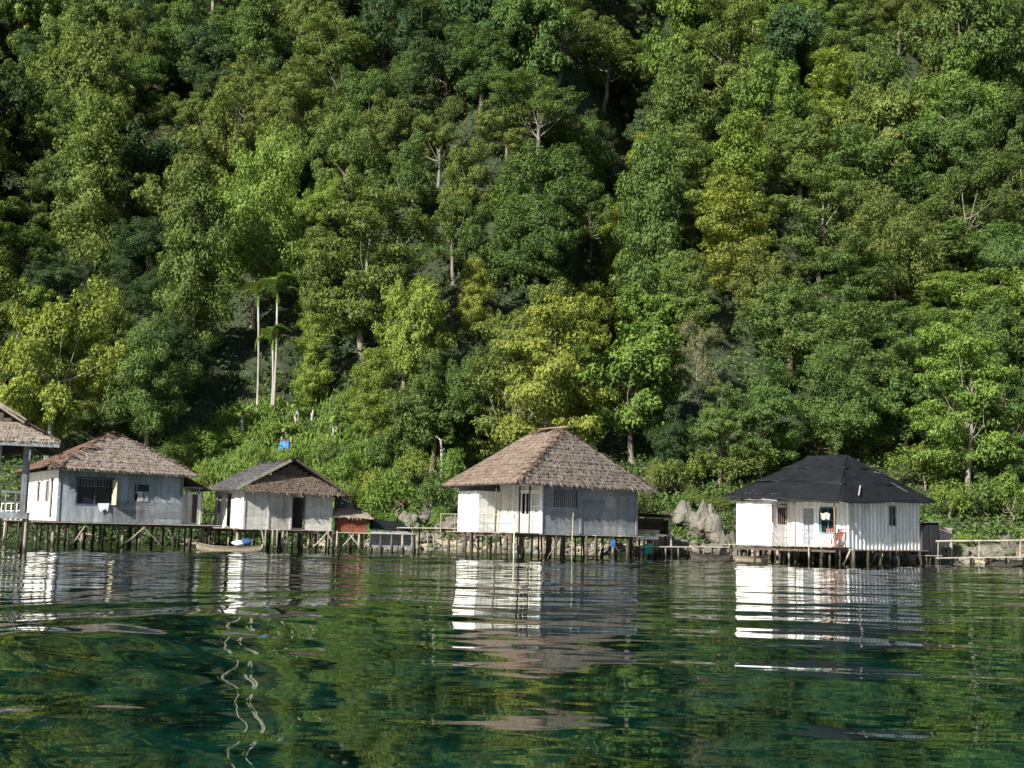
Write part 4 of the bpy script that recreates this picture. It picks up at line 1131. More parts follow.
# ------------------------------------------------------------------ plants
def leaves(P, Nrm, size, aspect=0.5, seed=0, fold=0.18, hang=None):
    """diamond leaves at P facing Nrm -> verts, faces"""
    r_ = np.random.default_rng(seed); n = len(P)
    Nn = Nrm / (np.linalg.norm(Nrm, axis=1, keepdims=True) + 1e-9)
    a = r_.normal(size=(n, 3))
    if hang is not None: a = a * (1 - hang) + np.array([0, 0, -1.0]) * hang * 2
    T = a - (a * Nn).sum(1, keepdims=True) * Nn; T /= np.linalg.norm(T, axis=1, keepdims=True) + 1e-9
    B = np.cross(Nn, T)
    L = (size * r_.uniform(0.65, 1.35, n))[:, None]; Wd = L * aspect
    v = np.stack([P - T * L * 0.5, P + B * Wd * 0.5 + Nn * L * fold * 0.4, P + T * L * 0.5 - Nn * L * fold, P - B * Wd * 0.5 + Nn * L * fold * 0.4], 1)
    return v.reshape(-1, 3), np.arange(n * 4).reshape(-1, 4)
def clump_leaves(clumps, per, size, aspect=0.5, seed=0, center=None, hang=None, up=0.45, rnd=0.4):
    """leaves spread through ellipsoid clumps (c, (rx,ry,rz)); returns verts, faces, v"""
    r_ = np.random.default_rng(seed); PP, NN, VV = [], [], []
    cen = np.mean([c for c, _ in clumps], 0) if center is None else np.array(center)
    for c, rad in clumps:
        n = max(4, int(2.9 * per * (rad[0] * rad[1] * rad[2]) ** (2 / 3)))
        d = r_.normal(size=(n, 3)); d[:, 2] = d[:, 2] * 0.9 + 0.25; d /= np.linalg.norm(d, axis=1, keepdims=True)
        q = d * (r_.random((n, 1)) ** 0.35)
        P = np.array(c) + q * np.array(rad)
        out = np.array(c) - cen; out = out / (np.linalg.norm(out) + 1e-6)
        Nn = d * 0.9 + np.array([0, 0, up]) + out * 0.25 + r_.normal(size=(n, 3)) * rnd
        PP.append(P); NN.append(Nn)
        VV.append(np.clip(0.45 + r_.normal(0, 0.12) + r_.normal(0, 0.16, n) + 0.12 * d[:, 2], 0, 1))
    P, Nn, V = np.concatenate(PP), np.concatenate(NN), np.concatenate(VV)
    v, f = leaves(P, Nn, np.full(len(P), size * 0.58), aspect, seed + 1, hang=hang)
    return v, f, V

def lobes_on(center, rad, n, lobe, r_, zmin=-0.35):
    out = []
    tries = 0
    while len(out) < n and tries < 800:
        tries += 1
        d = r_.normal(size=3); d /= np.linalg.norm(d)
        if d[2] < zmin: continue
        c = np.array(center) + d * np.array(rad) * r_.uniform(0.55, 1.02)
        if all(np.linalg.norm((c - o[0]) / (np.array(rad) / rad[0])) > lobe * 0.62 for o in out): out.append((c, lobe * r_.uniform(0.5, 1.2)))
    return out
def subclumps(lobes, k, r_, flat=0.7, sub=0.5):
    cl = []
    for c, lr in lobes:
        cl.append((c, (lr * 0.75, lr * 0.75, lr * 0.75 * flat)))
        cl.append((c * np.array([0.5, 0.5, 0.85]) + np.array([0, 0, 0.4]), (lr * 0.55, lr * 0.55, lr * 0.45)))
        for _ in range(k):
            d = r_.normal(size=3); d[2] = d[2] * 0.8 + 0.15; d /= np.linalg.norm(d)
            s_ = lr * sub * r_.uniform(0.55, 1.15)
            cl.append((c + d * lr * np.array([1, 1, flat]) * r_.uniform(0.75, 1.05), (s_, s_, s_ * flat)))
    return cl
def limb_mesh(base_h, targets, r0, mat, seed, lean=0.3, k=7, crown_c=(0, 0, 8)):
    rr = random.Random(seed); mb = MB()
    tip = Vector(crown_c); fork = Vector((rr.uniform(-lean, lean), rr.uniform(-lean, lean), base_h))
    pts = [Vector((0, 0, -1.2)), Vector((0, 0, 0)), fork * 0.5 + Vector((rr.uniform(-.2, .2), rr.uniform(-.2, .2), 0)), fork, lerp(fork, tip, 0.5) + Vector((rr.uniform(-.3, .3), rr.uniform(-.3, .3), 0)), tip]
    mb.tube(pts, [r0 * 1.35, r0 * 1.15, r0 * 0.95, r0 * 0.8, r0 * 0.5, r0 * 0.2], k)
    for c in targets:
        c = Vector(c); s_ = lerp(fork * 0.9, tip, rr.uniform(0.0, 0.95) if c.z > tip.z - 1 else rr.uniform(0, 0.4)); m_ = lerp(s_, c, 0.55) + Vector((rr.uniform(-.35, .35), rr.uniform(-.35, .35), -0.25))
        L = (c - s_).length; ra = r0 * rr.uniform(0.18, 0.32)
        mb.tube([s_, lerp(s_, m_, 0.5) + Vector((0, 0, -0.12)), m_, lerp(m_, c, 0.6) + Vector((rr.uniform(-.2, .2), 0, 0.1)), c], [ra, ra * 0.85, ra * 0.65, ra * 0.45, ra * 0.2], 5)
    return mb.mesh('trunk', M[mat], True)

PROTO = {}
def add_proto(key, clumps, per, size, aspect, trunk, hc, a, b, seed, hang=None, up=0.4, rnd=0.38, mat='leaf'):
    v, f, V = clump_leaves(clumps, per, size, aspect, seed, hang=hang, up=up, rnd=rnd)
    PROTO[key] = dict(crown=np_mesh('crown', v, f, M[mat], False, V), trunk=trunk, hc=hc, a=a, b=b, n=len(f))
for s_ in range(6):                                    # broad domed trees
    r_ = np.random.default_rng(100 + s_); hc = 5.6
    lob = lobes_on((0, 0, hc), (4.3 + 0.5 * (s_ % 2), 4.0, 4.6), 24, 1.75, r_, -0.85)
    cl = subclumps(lob, 9, r_, (0.55, 0.9, 0.7)[s_ % 3], 0.45)
    add_proto(f'dome{s_}', cl, 95, 0.42, 0.5, limb_mesh(3.2, [c for c, _ in lob], 0.26, 'bark_mid' if s_ % 2 else 'bark', s_, crown_c=(0, 0, hc)), hc, 5.3, 5.0, 200 + s_)
for s_ in range(3):                                    # trees in flat tiers
    r_ = np.random.default_rng(120 + s_); hc = 5.8; lob = []
    for k in range(14):
        a = k * 2.4 + r_.uniform(-.4, .4); z = 2.0 + 7.2 * k / 13; rr_ = 3.7 * math.sqrt(max(0.12, 1 - ((z - 5.0) / 5.0) ** 2)) * r_.uniform(0.5, 1.0)
        lob.append((np.array([rr_ * math.cos(a), rr_ * math.sin(a), z]), r_.uniform(1.5, 2.2)))
    cl = subclumps(lob, 8, r_, 0.36, 0.5)
    add_proto(f'tier{s_}', cl, 140, 0.38, 0.5, limb_mesh(3.0, [c - np.array([0, 0, .3]) for c, _ in lob], 0.22, 'bark_mid', 20 + s_, crown_c=(0, 0, 8)), hc, 5.2, 4.2, 220 + s_, up=0.9, rnd=0.36)
for s_ in range(2):                                    # slim trees hung with creeper
    r_ = np.random.default_rng(140 + s_); hc = 6.2; lob = []
    for k in range(17):
        z = 0.9 + 10.4 * k / 16; a = k * 2.4; rr_ = 1.7 * math.sin(math.pi * min(1, 0.3 + 0.65 * k / 16)) * r_.uniform(0.4, 1.1)
        lob.append((np.array([rr_ * math.cos(a), rr_ * math.sin(a), z]), r_.uniform(1.05, 1.6)))
    cl = subclumps(lob, 7, r_, 1.15, 0.5)
    add_proto(f'slim{s_}', cl, 140, 0.34, 0.55, limb_mesh(5, [c for c, _ in lob[::3]], 0.2, 'bark', 30 + s_, crown_c=(0, 0, 10)), hc, 3.1, 6.0, 240 + s_, hang=0.5, up=0.25)
for s_ in range(2):                                    # dense small-leaved round trees
    r_ = np.random.default_rng(160 + s_); hc = 5.2
    lob = lobes_on((0, 0, hc), (3.3, 3.3, 4.2), 24, 1.6, r_, -0.85)
    cl = subclumps(lob, 7, r_, 0.85, 0.45)
    add_proto(f'dense{s_}', cl, 150, 0.30, 0.55, limb_mesh(2.5, [c for c, _ in lob[::2]], 0.22, 'bark', 40 + s_, crown_c=(0, 0, hc)), hc, 4.3, 5.2, 260 + s_, up=0.3)
for s_ in range(2):                                    # big-leaved trees
    r_ = np.random.default_rng(180 + s_); hc = 5.2
    lob = lobes_on((0, 0, hc), (3.8, 3.8, 4.1), 22, 1.8, r_, -0.85)
    cl = subclumps(lob, 6, r_, 0.7, 0.5)
    add_proto(f'broad{s_}', cl, 75, 0.55, 0.55, limb_mesh(2.4, [c for c, _ in lob[::2]], 0.22, 'bark_mid', 50 + s_, crown_c=(0, 0, hc)), hc, 4.9, 4.9, 280 + s_, up=0.6, rnd=0.36)
for s_ in range(2):                                    # open crowned trees with bare pale limbs
    r_ = np.random.default_rng(190 + s_); hc = 6.8
    lob = lobes_on((0, 0, hc), (4.4, 4.4, 4.0), 17, 1.6, r_, -0.6)
    cl = subclumps(lob, 8, r_, 0.6, 0.5)
    add_proto(f'open{s_}', cl, 105, 0.36, 0.5, limb_mesh(3.4, [c for c, _ in lob] + [(r_.uniform(-3, 3), r_.uniform(-3, 3), r_.uniform(5, 8)) for _ in range(5)], 0.22, 'bark_mid', 60 + s_, crown_c=(0.3, 0, hc), lean=0.8), hc, 5.2, 4.6, 300 + s_, up=0.7)
for s_ in range(3):                                    # bushes
    r_ = np.random.default_rng(195 + s_)
    lob = lobes_on((0, 0, 0.9), (1.1, 1.1, 0.9), 9, 0.7, r_, -0.2)
    cl = subclumps(lob, 6, r_, 0.85, 0.5)
    add_proto(f'bush{s_}', cl, 190, 0.22, 0.5, limb_mesh(0.4, [c for c, _ in lob], 0.06, 'bark', 70 + s_, crown_c=(0, 0, 0.9), lean=0.1), 0.9, 1.7, 1.35, 320 + s_, up=0.55)


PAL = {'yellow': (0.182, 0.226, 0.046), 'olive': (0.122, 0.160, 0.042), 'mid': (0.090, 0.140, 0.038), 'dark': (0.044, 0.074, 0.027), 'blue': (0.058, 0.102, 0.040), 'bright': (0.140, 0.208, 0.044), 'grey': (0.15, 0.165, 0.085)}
PALW = {'yellow': 'yellow green', 'olive': 'olive green', 'mid': 'mid green', 'dark': 'dark green', 'blue': 'blue green', 'bright': 'bright green', 'grey': 'grey green'}
KINDW = {'dome': 'domed tree', 'tier': 'flat tiered tree', 'slim': 'slim creeper-hung tree', 'dense': 'dense round tree', 'broad': 'large-leaved tree', 'open': 'bare-limbed open tree', 'bush': 'bush'}
TREES = []
def plant(kind, colour, base, sx, sz, name=None, rz=None):
    var = [k for k in PROTO if k.startswith(kind)]
    P = PROTO[random.choice(var)]
    e = empty(name or ('bush' if kind == 'bush' else 'rainforest_tree'), base, random.uniform(0, 6.28) if rz is None else rz)
    e.scale = (sx, sx, sz)
    if kind != 'bush': e.rotation_euler.x, e.rotation_euler.y = random.uniform(-.07, .07), random.uniform(-.07, .07)
    c = obj('crown', P['crown'], e); tr = obj('trunk' if kind != 'bush' else 'stem', P['trunk'], e)
    k = random.uniform(0.88, 1.14); pc = PAL[colour]
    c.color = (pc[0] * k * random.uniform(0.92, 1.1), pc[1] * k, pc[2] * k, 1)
    px, py = project(Vector(base) + Vector((0, 0, P['hc'] * sz)))
    TREES.append(dict(o=e, kind=kind, colour=colour, px=px, py=py, x=base[0], y=base[1], r=P['a'] * sx))
    return e
def tree_px(px, py, hw_, hh_, kind, colour, dmin=4.0):
    """a tree whose crown fills the ellipse (px,py,hw,hh) of the photograph, rooted on the hillside"""
    P = PROTO[[k for k in PROTO if k.startswith(kind)][0]]
    k = P['hc'] / P['b']
    y = 70.0
    while y < 260:
        p = at(px, py, y)
        sz = hh_ / (F / y) / P['b']; g_ = tz(p.x, y)
        if p.z - P['hc'] * sz <= g_ + 0.1 and y > float(shore_y(p.x)) + dmin: break
        y += 0.4
    sx = hw_ / (F / y) / P['a']
    z = p.z - P['hc'] * sz
    sxx = sx
    return plant(kind, colour, (p.x, y, min(z, g_)), sxx, sz)
HERO = [
 (15,30,40,40,'dome','dark'),(92,25,42,42,'dome','olive'),(35,66,28,26,'tier','blue'),(55,116,38,22,'tier','blue'),(67,190,34,36,'dome','mid'),
 (123,60,32,42,'dome','olive'),(133,112,24,26,'slim','yellow'),(177,128,30,28,'dense','olive'),(207,122,28,26,'dome','olive'),(200,42,46,44,'dome','mid'),
 (267,43,36,30,'dome','blue'),(334,50,30,36,'dome','olive'),(300,110,46,40,'dome','olive'),(234,160,28,26,'dense','yellow'),(274,187,30,42,'slim','yellow'),
 (150,166,32,30,'dome','grey'),(125,187,26,24,'broad','mid'),(187,205,22,26,'slim','olive'),(325,212,28,28,'dome','yellow'),(28,214,36,26,'dome','mid'),
 (27,257,38,28,'dome','mid'),(146,256,40,42,'dense','dark'),(156,296,32,26,'dense','dark'),(179,364,33,46,'dense','dark'),(107,325,28,32,'dome','olive'),
 (98,375,26,32,'slim','olive'),(20,310,28,30,'broad','bright'),(30,372,44,28,'tier','mid'),(70,346,20,26,'dome','mid'),(262,225,26,42,'slim','olive'),
 (320,285,26,44,'slim','olive'),(312,360,24,34,'slim','yellow'),(408,335,42,50,'dome','yellow'),(434,405,48,46,'dome','mid'),(475,300,20,30,'slim','yellow'),
 (532,247,48,42,'dome','mid'),(395,268,42,22,'tier','olive'),(509,356,32,40,'dome','olive'),(559,330,42,42,'dome','olive'),(535,300,22,22,'broad','blue'),
 (619,270,42,50,'slim','yellow'),(632,385,56,56,'broad','bright'),(545,394,28,32,'broad','bright'),(655,318,34,32,'broad','bright'),(735,240,46,46,'slim','yellow'),
 (700,365,28,38,'open','grey'),(790,318,52,42,'dome','mid'),(857,287,48,40,'tier','mid'),(840,362,60,46,'dome','mid'),(916,247,62,36,'dome','mid'),
 (966,312,58,36,'tier','bright'),(1004,262,40,36,'dome','mid'),(965,392,58,58,'tier','bright'),(760,415,44,42,'dome','mid'),(720,430,34,36,'dome','mid'),
 (704,38,42,52,'broad','bright'),(794,52,38,42,'broad','blue'),(860,30,34,34,'tier','mid'),(956,66,72,78,'dome','mid'),(833,95,32,36,'slim','yellow'),
 (880,78,30,30,'dome','olive'),(737,182,42,52,'slim','yellow'),(800,160,52,34,'dome','olive'),(870,182,60,48,'dome','mid'),(965,215,46,42,'dome','mid'),
 (692,135,30,40,'slim','olive'),(385,42,46,46,'dome','blue'),(452,25,42,38,'dome','mid'),(560,26,52,34,'open','olive'),(604,62,44,34,'dome','olive'),
 (540,108,56,36,'open','mid'),(482,66,38,34,'dome','mid'),(508,130,32,26,'dome','olive'),(568,140,46,34,'dome','mid'),(399,133,36,36,'dome','olive'),
 (440,140,28,34,'dome','olive'),(542,196,56,42,'dome','mid'),(400,192,42,38,'dome','mid'),(652,188,34,42,'slim','yellow'),(678,74,32,44,'broad','bright'),
 (470,185,32,34,'dome','olive'),(455,235,34,36,'dome','mid'),(345,150,30,34,'dome','mid'),(590,220,30,30,'dome','mid'),(1010,140,40,44,'dome','mid'),
 (690,300,32,36,'slim','olive'),(590,330,30,34,'slim','yellow'),(770,280,36,34,'dome','olive'),(60,290,34,30,'dome','dark'),(225,95,30,34,'dome','dark'),
 (1000,350,44,40,'dome','mid'),(905,350,44,36,'tier','mid'),(350,250,26,34,'dome','dark'),(375,395,26,34,'slim','yellow'),(480,400,30,40,'dome','mid'),
 (905,410,40,34,'broad','mid'),(1015,430,40,44,'dome','mid'),(680,440,28,30,'dome','dark'),
 (235,30,30,34,'dome','mid'),(300,15,36,34,'dome','olive'),(420,85,32,30,'dome','mid'),(760,10,40,36,'dome','mid'),(650,10,30,30,'dome','dark'),(150,10,40,36,'dome','mid'),
]
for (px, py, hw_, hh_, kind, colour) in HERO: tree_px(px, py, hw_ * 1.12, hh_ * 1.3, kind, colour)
hero_n = len(TREES)
# more trees between them, rooted on the slope
rr = np.random.default_rng(77)
pts = [(q['x'], q['y']) for q in TREES]
cnt = 0
for _ in range(6000):
    y = rr.uniform(84, 192); x = rr.uniform(-1, 1) * (y * 0.47 + 6)
    s_ = y - float(shore_y(x))
    if s_ < 13: continue
    z = tz(x, y); px, py = project((x, y, z))
    if 205 < px < 392 and py > 385: continue
    if 232 < px < 305 and y < 104: continue
    if 150 < px < 400 and y < 93: continue
    if min((x - a) ** 2 + (y - b_) ** 2 for a, b_ in pts) < (4.4 + 0.012 * y) ** 2: continue
    kind = rr.choice(['dome', 'dome', 'slim', 'tier', 'dense', 'tier', 'broad', 'dome'])
    sunlit_right = px > 600
    colour = rr.choice(['mid', 'olive', 'bright', 'yellow', 'mid', 'bright', 'olive'] if sunlit_right else ['mid', 'olive', 'dark', 'dark', 'mid', 'olive', 'blue', 'olive'] if y > 118 else ['mid', 'olive', 'olive', 'dark', 'mid', 'yellow', 'bright', 'olive'])  # leaf tints carry the sunlit right and the shaded upper left
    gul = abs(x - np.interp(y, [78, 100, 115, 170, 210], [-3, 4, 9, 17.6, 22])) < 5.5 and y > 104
    if gul: kind, colour = 'dome', rr.choice(['dark', 'blue'])  # gully shade painted into the leaf colour
    sc = (0.6 if gul else 1.0) * rr.uniform(0.9, 1.4) * (0.8 if y < 100 else 1.0)
    plant(str(kind), str(colour), (x, y, z - 0.2), sc * (1.2 if kind == 'slim' else 0.92), sc * rr.uniform(1.0, 1.4))
    pts.append((x, y)); cnt += 1
    if cnt > 185: break
print('trees', hero_n, cnt)
# bushes of the bank and lower slope
BUSH = [(195,447,36,22,'bright'),(225,440,24,16,'bright'),(395,500,40,30,'bright'),(372,490,26,22,'yellow'),(430,500,28,30,'mid'),(455,470,22,28,'bright'),(350,470,30,22,'bright'),
 (330,455,24,16,'mid'),(300,460,24,14,'bright'),(388,455,28,26,'mid'),(640,505,20,18,'olive'),(675,480,26,26,'olive'),(700,470,30,26,'yellow'),(730,470,32,28,'olive'),(755,460,30,24,'yellow'),
 (655,480,18,26,'olive'),(820,440,34,26,'bright'),(880,436,36,30,'bright'),(925,470,36,30,'bright'),(950,500,30,26,'bright'),(985,500,34,30,'mid'),(1010,500,30,34,'bright'),(945,440,34,28,'mid'),
 (170,455,26,18,'mid'),(130,432,26,14,'mid'),(90,425,24,16,'mid'),(60,420,22,18,'bright'),(205,480,14,20,'bright'),(270,430,22,12,'bright'),(250,455,20,14,'bright'),(340,430,20,12,'bright'),
 (690,500,16,14,'olive'),(720,505,16,12,'olive'),(670,520,14,12,'grey'),(695,535,8,7,'bright'),(965,540,14,10,'bright'),(940,470,20,22,'mid'),(410,470,24,26,'yellow'),(440,520,14,18,'bright'),
 (470,455,22,26,'mid'),(780,445,28,22,'olive'),(850,440,28,24,'mid'),(1000,460,34,30,'mid'),(370,520,22,12,'bright'),(395,525,18,10,'mid'),(350,500,20,16,'bright')]
for (px, py, hw_, hh_, c_) in BUSH: tree_px(px, py, hw_, hh_, 'bush', c_, 2.0)

# areca palms
def frond_mesh(seed, L=2.0, w=0.42, n=22, droop=0.9):
    r_ = random.Random(seed); mb = MB(); pts = []
    for i in range(9):
        t_ = i / 8; pts.append(Vector((L * t_ * (1 - 0.3 * t_), 0, L * (t_ * 1.15 - droop * t_ * t_))))
    mb.tube(pts, [0.03 * (1 - 0.8 * i / 8) for i in range(9)], 4)
    for i in range(n):
        t_ = 0.12 + 0.88 * i / n; k = min(7, int(t_ * 8)); p = lerp(pts[k], pts[k + 1], t_ * 8 - k) if k < 8 else pts[8]
        ll = w * math.sin(math.pi * (0.2 + 0.75 * t_)) * 1.3
        for s_ in (-1, 1):
            tip = p + Vector((ll * 0.45, s_ * ll, -ll * r_.uniform(0.15, 0.6)))
            d = Vector((0.05, 0, 0)); mb.quad(p - d, p + d, tip + d * 0.3, tip - d * 0.3)
    return mb.mesh('frond', M['leaf'])
FROND = [frond_mesh(i, 1.8 + 0.15 * i, 0.42, 24, 1.2 + 0.25 * i) for i in range(3)]
def palm(label, px, py_top, py_base, D, size=1.0, lean=0.1):
    D = hit_terrain(px + lean, 412, 76).y
    top = at(px, py_top, D); p = at(px + lean, py_base, D)
    g_ = tz(p.x, D); e = empty('areca_palm', (p.x, D, g_)); tag(e, label, 'palm', 'areca palms with white trunks')
    hgt = top.z - g_; mb = MB()
    pts = [(0, 0, -0.5)] + [(lerp(0, top.x - p.x, q) + 0.08 * math.sin(3 * q), 0, hgt * q) for q in (0.0, 0.25, 0.5, 0.75, 1.0)]
    mb.tube(pts, [0.11, 0.10, 0.09, 0.085, 0.08, 0.075], 8); mb.build('trunk', M['bark_pale'], e, True)
    mb = MB(); mb.tube([pts[-1], (pts[-1][0], 0, hgt + 0.9)], [0.12, 0.07], 8); s_ = mb.build('crown_shaft', M['leaf'], e, True); s_.color = (*PAL['bright'], 1)
    for i in range(9):
        o = obj('frond', FROND[i % 3], e, (pts[-1][0], 0, hgt + 0.85)); o.rotation_euler = (0, lerp(-0.95, 0.25, (i % 5) / 4) + random.uniform(-.1, .1), i * 2.4); o.scale = (size * 1.2,) * 3
        o.color = (*PAL[random.choice(['bright', 'olive', 'mid'])], 1)
palm('white-trunked palm, left of the slender trio above the small gabled hut', 258, 306, 372, 95, 1.0, 1)
palm('tallest white-trunked palm, right of the slender trio above the small gabled hut', 277, 303, 395, 93, 1.15, -3)
palm('shorter white-trunked palm between the two taller ones above the small gabled hut', 272.5, 350, 412, 90, 0.9, -1)

# banana plants of the clearing
def banana_leaf():
    v, f = [], []; n = 10; L, wd = 1.5, 0.24
    for i in range(n + 1):
        t_ = i / n; x = L * t_ * (1 - 0.22 * t_); z = L * (0.55 * t_ - 0.75 * t_ * t_); w_ = wd * math.sin(math.pi * (0.08 + 0.88 * t_)) ** 0.6
        v += [(x, -w_, z - 0.06), (x, 0, z), (x, w_, z - 0.06)]
    for i in range(n):
        a = 3 * i; f += [(a, a + 1, a + 4, a + 3), (a + 1, a + 2, a + 5, a + 4)]
    return np_mesh('leaf', v, f, M['leaf'], False, np.full(len(f), 0.55))
BLEAF = banana_leaf()
def banana(label, px, py, hgt=2.0, s_=1.0):
    p = hit_terrain(px, py, 76) or at(px, py, 85)
    e = empty('banana_plant', (p.x, p.y, tz(p.x, p.y) - 0.1)); tag(e, label, 'banana plant', 'banana plants in the clearing'); mb = MB()
    mb.tube([(0, 0, 0), (0.03, 0, hgt * 0.5), (0, 0, hgt)], [0.13, 0.11, 0.07], 8); mb.build('stem', M['bark_pale'], e, True)
    for i in range(7):
        o = obj('leaf', BLEAF, e, (0, 0, hgt - 0.05)); o.rotation_euler = (0, random.uniform(-0.75, 0.1), i * 2.2 + random.uniform(-.3, .3)); o.scale = (s_ * random.uniform(.8, 1.1),) * 3
        o.color = (*PAL['bright'], 1)
banana('banana plant with spread leaves left of the blue sheet', 241, 442, 2.2, 1.25)
banana('banana plant right of the palms at the top of the clearing', 297, 428, 1.6, 0.9)
banana('banana plant at the shaded upper right edge of the clearing', 364, 416, 1.8, 0.9)
banana('small banana plant beside two pale stumps in the clearing', 336, 436, 1.3, 0.8)
banana('low banana plant just behind the blue sheet', 285, 445, 1.2, 0.8)
def snag(label, px, py0, py1, r_=0.1, mat='bark_pale', name='bare_trunk', D=None):
    p = hit_terrain(px, py0, 76) if D is None else at(px, py0, D)
    g_ = min(p.z, tz(p.x, p.y)); q = at(px, py1, p.y); hgt = q.z - g_; mb = MB(); rr_ = random.Random(int(px))
    pts = [(rr_.uniform(-.08, .08) * i, rr_.uniform(-.08, .08) * i, -0.4 + (hgt + 0.4) * i / 4) for i in range(5)]
    mb.tube(pts, [r_ * 1.3, r_, r_ * 0.9, r_ * 0.8, r_ * 0.55], 7)
    for i in range(3):
        a = Vector(pts[2 + i % 3]); d = Vector((rr_.uniform(-1, 1), rr_.uniform(-1, 1), rr_.uniform(0.3, 1))).normalized() * hgt * 0.16
        mb.tube([a, a + d * 0.6, a + d], [r_ * 0.4, r_ * 0.3, r_ * 0.12], 5)
    o = mb.build(name, M[mat], None, True); o.location = (p.x, p.y, g_)
    if hgt > 5:
        cl = [(np.array(pts[1 + i % 4]) * (0.7 + 0.07 * i) + np.array([rr_.uniform(-.4, .4), rr_.uniform(-.4, .4), 0]), (0.55, 0.55, 0.8)) for i in range(6)]
        v_, f_, V_ = clump_leaves(cl, 60, 0.4, 0.45, 5, hang=0.7)
        c_ = obj('creeper', np_mesh('creeper', v_, f_, M['leaf'], False, V_), o); c_.color = (*PAL['olive'], 1)
    tag(o, label, 'dead tree', 'bare trunks on the hillside')
snag('pale bare trunk standing at the top of the clearing, left of two', 297, 428, 412, 0.12)
snag('pale bare trunk standing at the top of the clearing, right of two', 313, 430, 410, 0.13)
snag('short pale stump in the middle of the clearing', 332, 441, 428, 0.10)
snag('thin pale post in the bushes right of the gabled roof', 341, 467, 450, 0.09)
snag('white forked trunk rising left of the pale thatched roof', 441, 482, 440, 0.13)
# blue sheet on poles in the clearing
p = hit_terrain(283, 454, 76) or at(283, 454, 82)
e = empty('field_shelter', (p.x, p.y, tz(p.x, p.y))); tag(e, 'small blue plastic sheet shelter in the green clearing', 'shelter')
sheet(e, 'blue_tarp', (-0.45, -0.2, 0.1), (0.4, -0.2, 0.15), (0.45, 0.25, 0.95), (-0.25, 0.25, 0.9), 0, 1, 0.02, 10, 8, 0.04, 'front_sheet')
sheet(e, 'blue_tarp', (-0.3, 0.9, 0.1), (0.5, 0.9, 0.15), (0.45, 0.25, 0.97), (-0.25, 0.25, 0.92), 0, 1, 0.02, 10, 8, 0.04, 'back_sheet')
for x in (-0.25, 0.45): pole(e, 'support_pole', 'bamboo', (x, 0.25, -0.3), (x + 0.05, 0.25, 1.25), 0.04)
pole(e, 'ridge_pole', 'red_wood', (-0.4, 0.25, 0.98), (0.6, 0.25, 1.02), 0.04)

# undergrowth and grass: masses nobody could count
def scatter(name, label, cat, n, leaf, per, spread, colour, area, seed, blade=False, mat='leaf'):
    r_ = np.random.default_rng(seed); P0 = area(r_, n)
    g_ = terrain(P0[:, 0], P0[:, 1]); n = len(P0)
    c = np.repeat(np.stack([P0[:, 0], P0[:, 1], g_], 1), per, 0)
    sc = np.repeat(r_.uniform(0.5, 1.3, n), per)[:, None]
    off = r_.normal(size=(len(c), 3)) * np.array([spread, spread, spread * 0.5]); off[:, 2] = np.abs(off[:, 2]) + 0.05
    P = c + off * sc
    Nn = off * 0.6 + np.array([0, -0.25, 0.6]) + r_.normal(size=off.shape) * 0.5
    if blade: Nn[:, 2] *= 0.15
    v, f = leaves(P, Nn, np.full(len(P), leaf), 0.3 if blade else 0.5, seed + 1, hang=0.6 if blade else None)
    V = np.clip(np.repeat(r_.normal(0.45, 0.17, n), per) + r_.normal(0, 0.15, len(P)), 0, 1)
    o = obj(name, np_mesh(name, v, f, M[mat], False, V)); o.color = (*PAL[colour], 1)
    tag(o, label, cat, None, 'stuff')
def area_slope(r_, n):
    y = 72 + 28 * r_.random(n) ** 1.2; x = r_.uniform(-1, 1, n) * (y * 0.47 + 4); ok = (y - shore_y(x)) > np.where(x < -9, 0.5, 1.6)
    return np.stack([x, y], 1)[ok]
def area_high(r_, n):
    y = r_.uniform(98, 190, n); x = r_.uniform(-1, 1, n) * (y * 0.47 + 6)
    return np.stack([x, y], 1)
def area_clear(r_, n):
    y = r_.uniform(77, 97, n); x = r_.uniform(-23.5, -7, n); ok = (y - shore_y(x)) > 2.0
    return np.stack([x, y], 1)[ok]
def area_top(r_, n):
    y = r_.uniform(190, 330, n); x = r_.uniform(-1, 1, n) * 130
    return np.stack([x, y], 1)
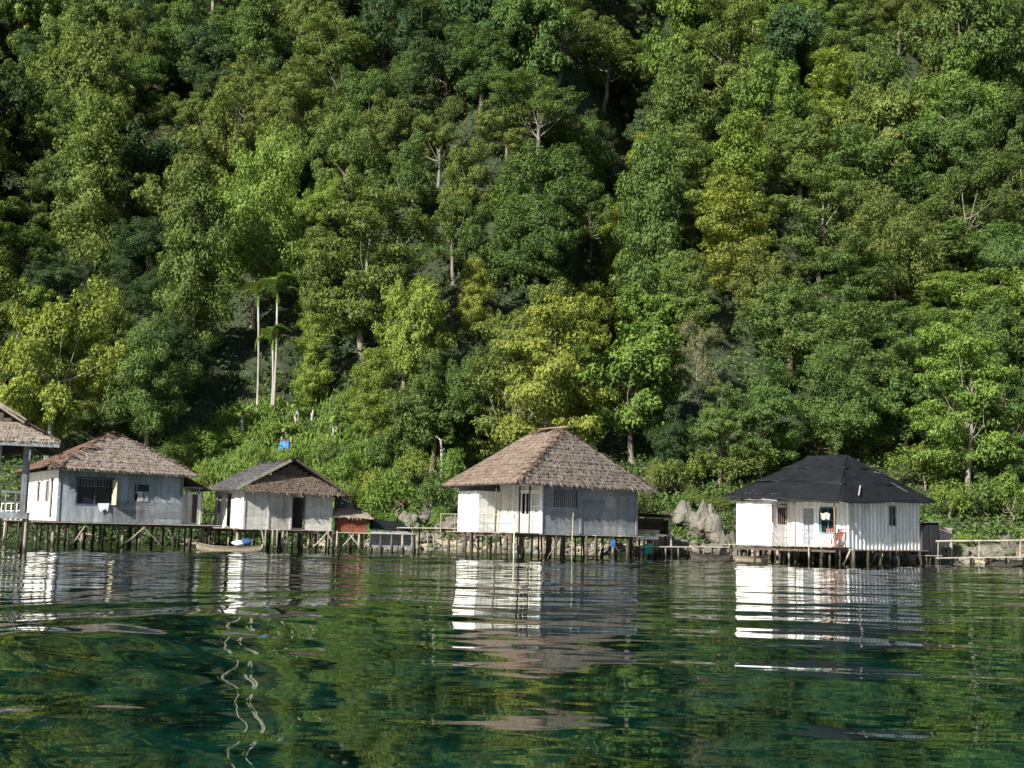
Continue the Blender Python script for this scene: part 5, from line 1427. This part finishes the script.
scatter('undergrowth', 'tangled undergrowth covering the lower slope', 'undergrowth', 6500, 0.26, 16, 0.42, 'mid', area_slope, 31)
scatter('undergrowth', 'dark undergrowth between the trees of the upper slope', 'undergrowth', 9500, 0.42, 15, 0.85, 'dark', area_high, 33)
def area_left_bank(r_, n):  # dark growth added here so the bank reads as shaded
    x = r_.uniform(-40, -9.5, n); y = shore_y(x) + r_.uniform(-0.6, 4.5, n)
    return np.stack([x, y], 1)
scatter('undergrowth', 'dark leafy growth added to darken the bank behind the houses at the left', 'undergrowth', 1500, 0.24, 16, 0.4, 'dark', area_left_bank, 39)
scatter('grass', 'bright weedy grass of the clearing behind the small gabled hut', 'grass', 5200, 0.34, 16, 0.32, 'bright', area_clear, 35, True, 'grass')
scatter('forest', 'forest covering the crest of the hill', 'forest', 3800, 1.5, 16, 3.2, 'mid', area_top, 37)

# ------------------------------------------------------------------ labels for trees and bushes
ORD = ['first', 'second', 'third', 'fourth', 'fifth', 'sixth', 'seventh', 'eighth', 'ninth', 'tenth', 'eleventh', 'twelfth', 'thirteenth', 'fourteenth', 'fifteenth', 'sixteenth', 'seventeenth', 'eighteenth', 'nineteenth', 'twentieth'] + ['twenty-' + w_ for w_ in ('first', 'second', 'third', 'fourth', 'fifth', 'sixth', 'seventh', 'eighth', 'ninth')]
def zone(q):
    if q['kind'] == 'bush': return 'near the shore' if q['py'] > 470 else 'on the lower slope'
    for lim, w_ in ((70, 'at the top of the forest'), (150, 'in the upper forest'), (235, 'in the middle forest'), (320, 'in the lower forest')):
        if q['py'] < lim: return w_
    return 'at the foot of the forest'
buckets = {}
for q in TREES: buckets.setdefault((PALW[q['colour']], KINDW[q['kind']], zone(q)), []).append(q)
for (cw, kw, zw), qs in buckets.items():
    qs.sort(key=lambda q: q['px'])
    for i, q in enumerate(qs):
        lab = f'{cw} {kw} {zw}' if len(qs) == 1 else f'{ORD[min(i, 28)]} {cw} {kw} from the left, {zw}'
        tag(q['o'], lab, 'bush' if q['kind'] == 'bush' else 'tree', 'bushes on the bank and slope' if q['kind'] == 'bush' else 'rainforest trees on the hillside')
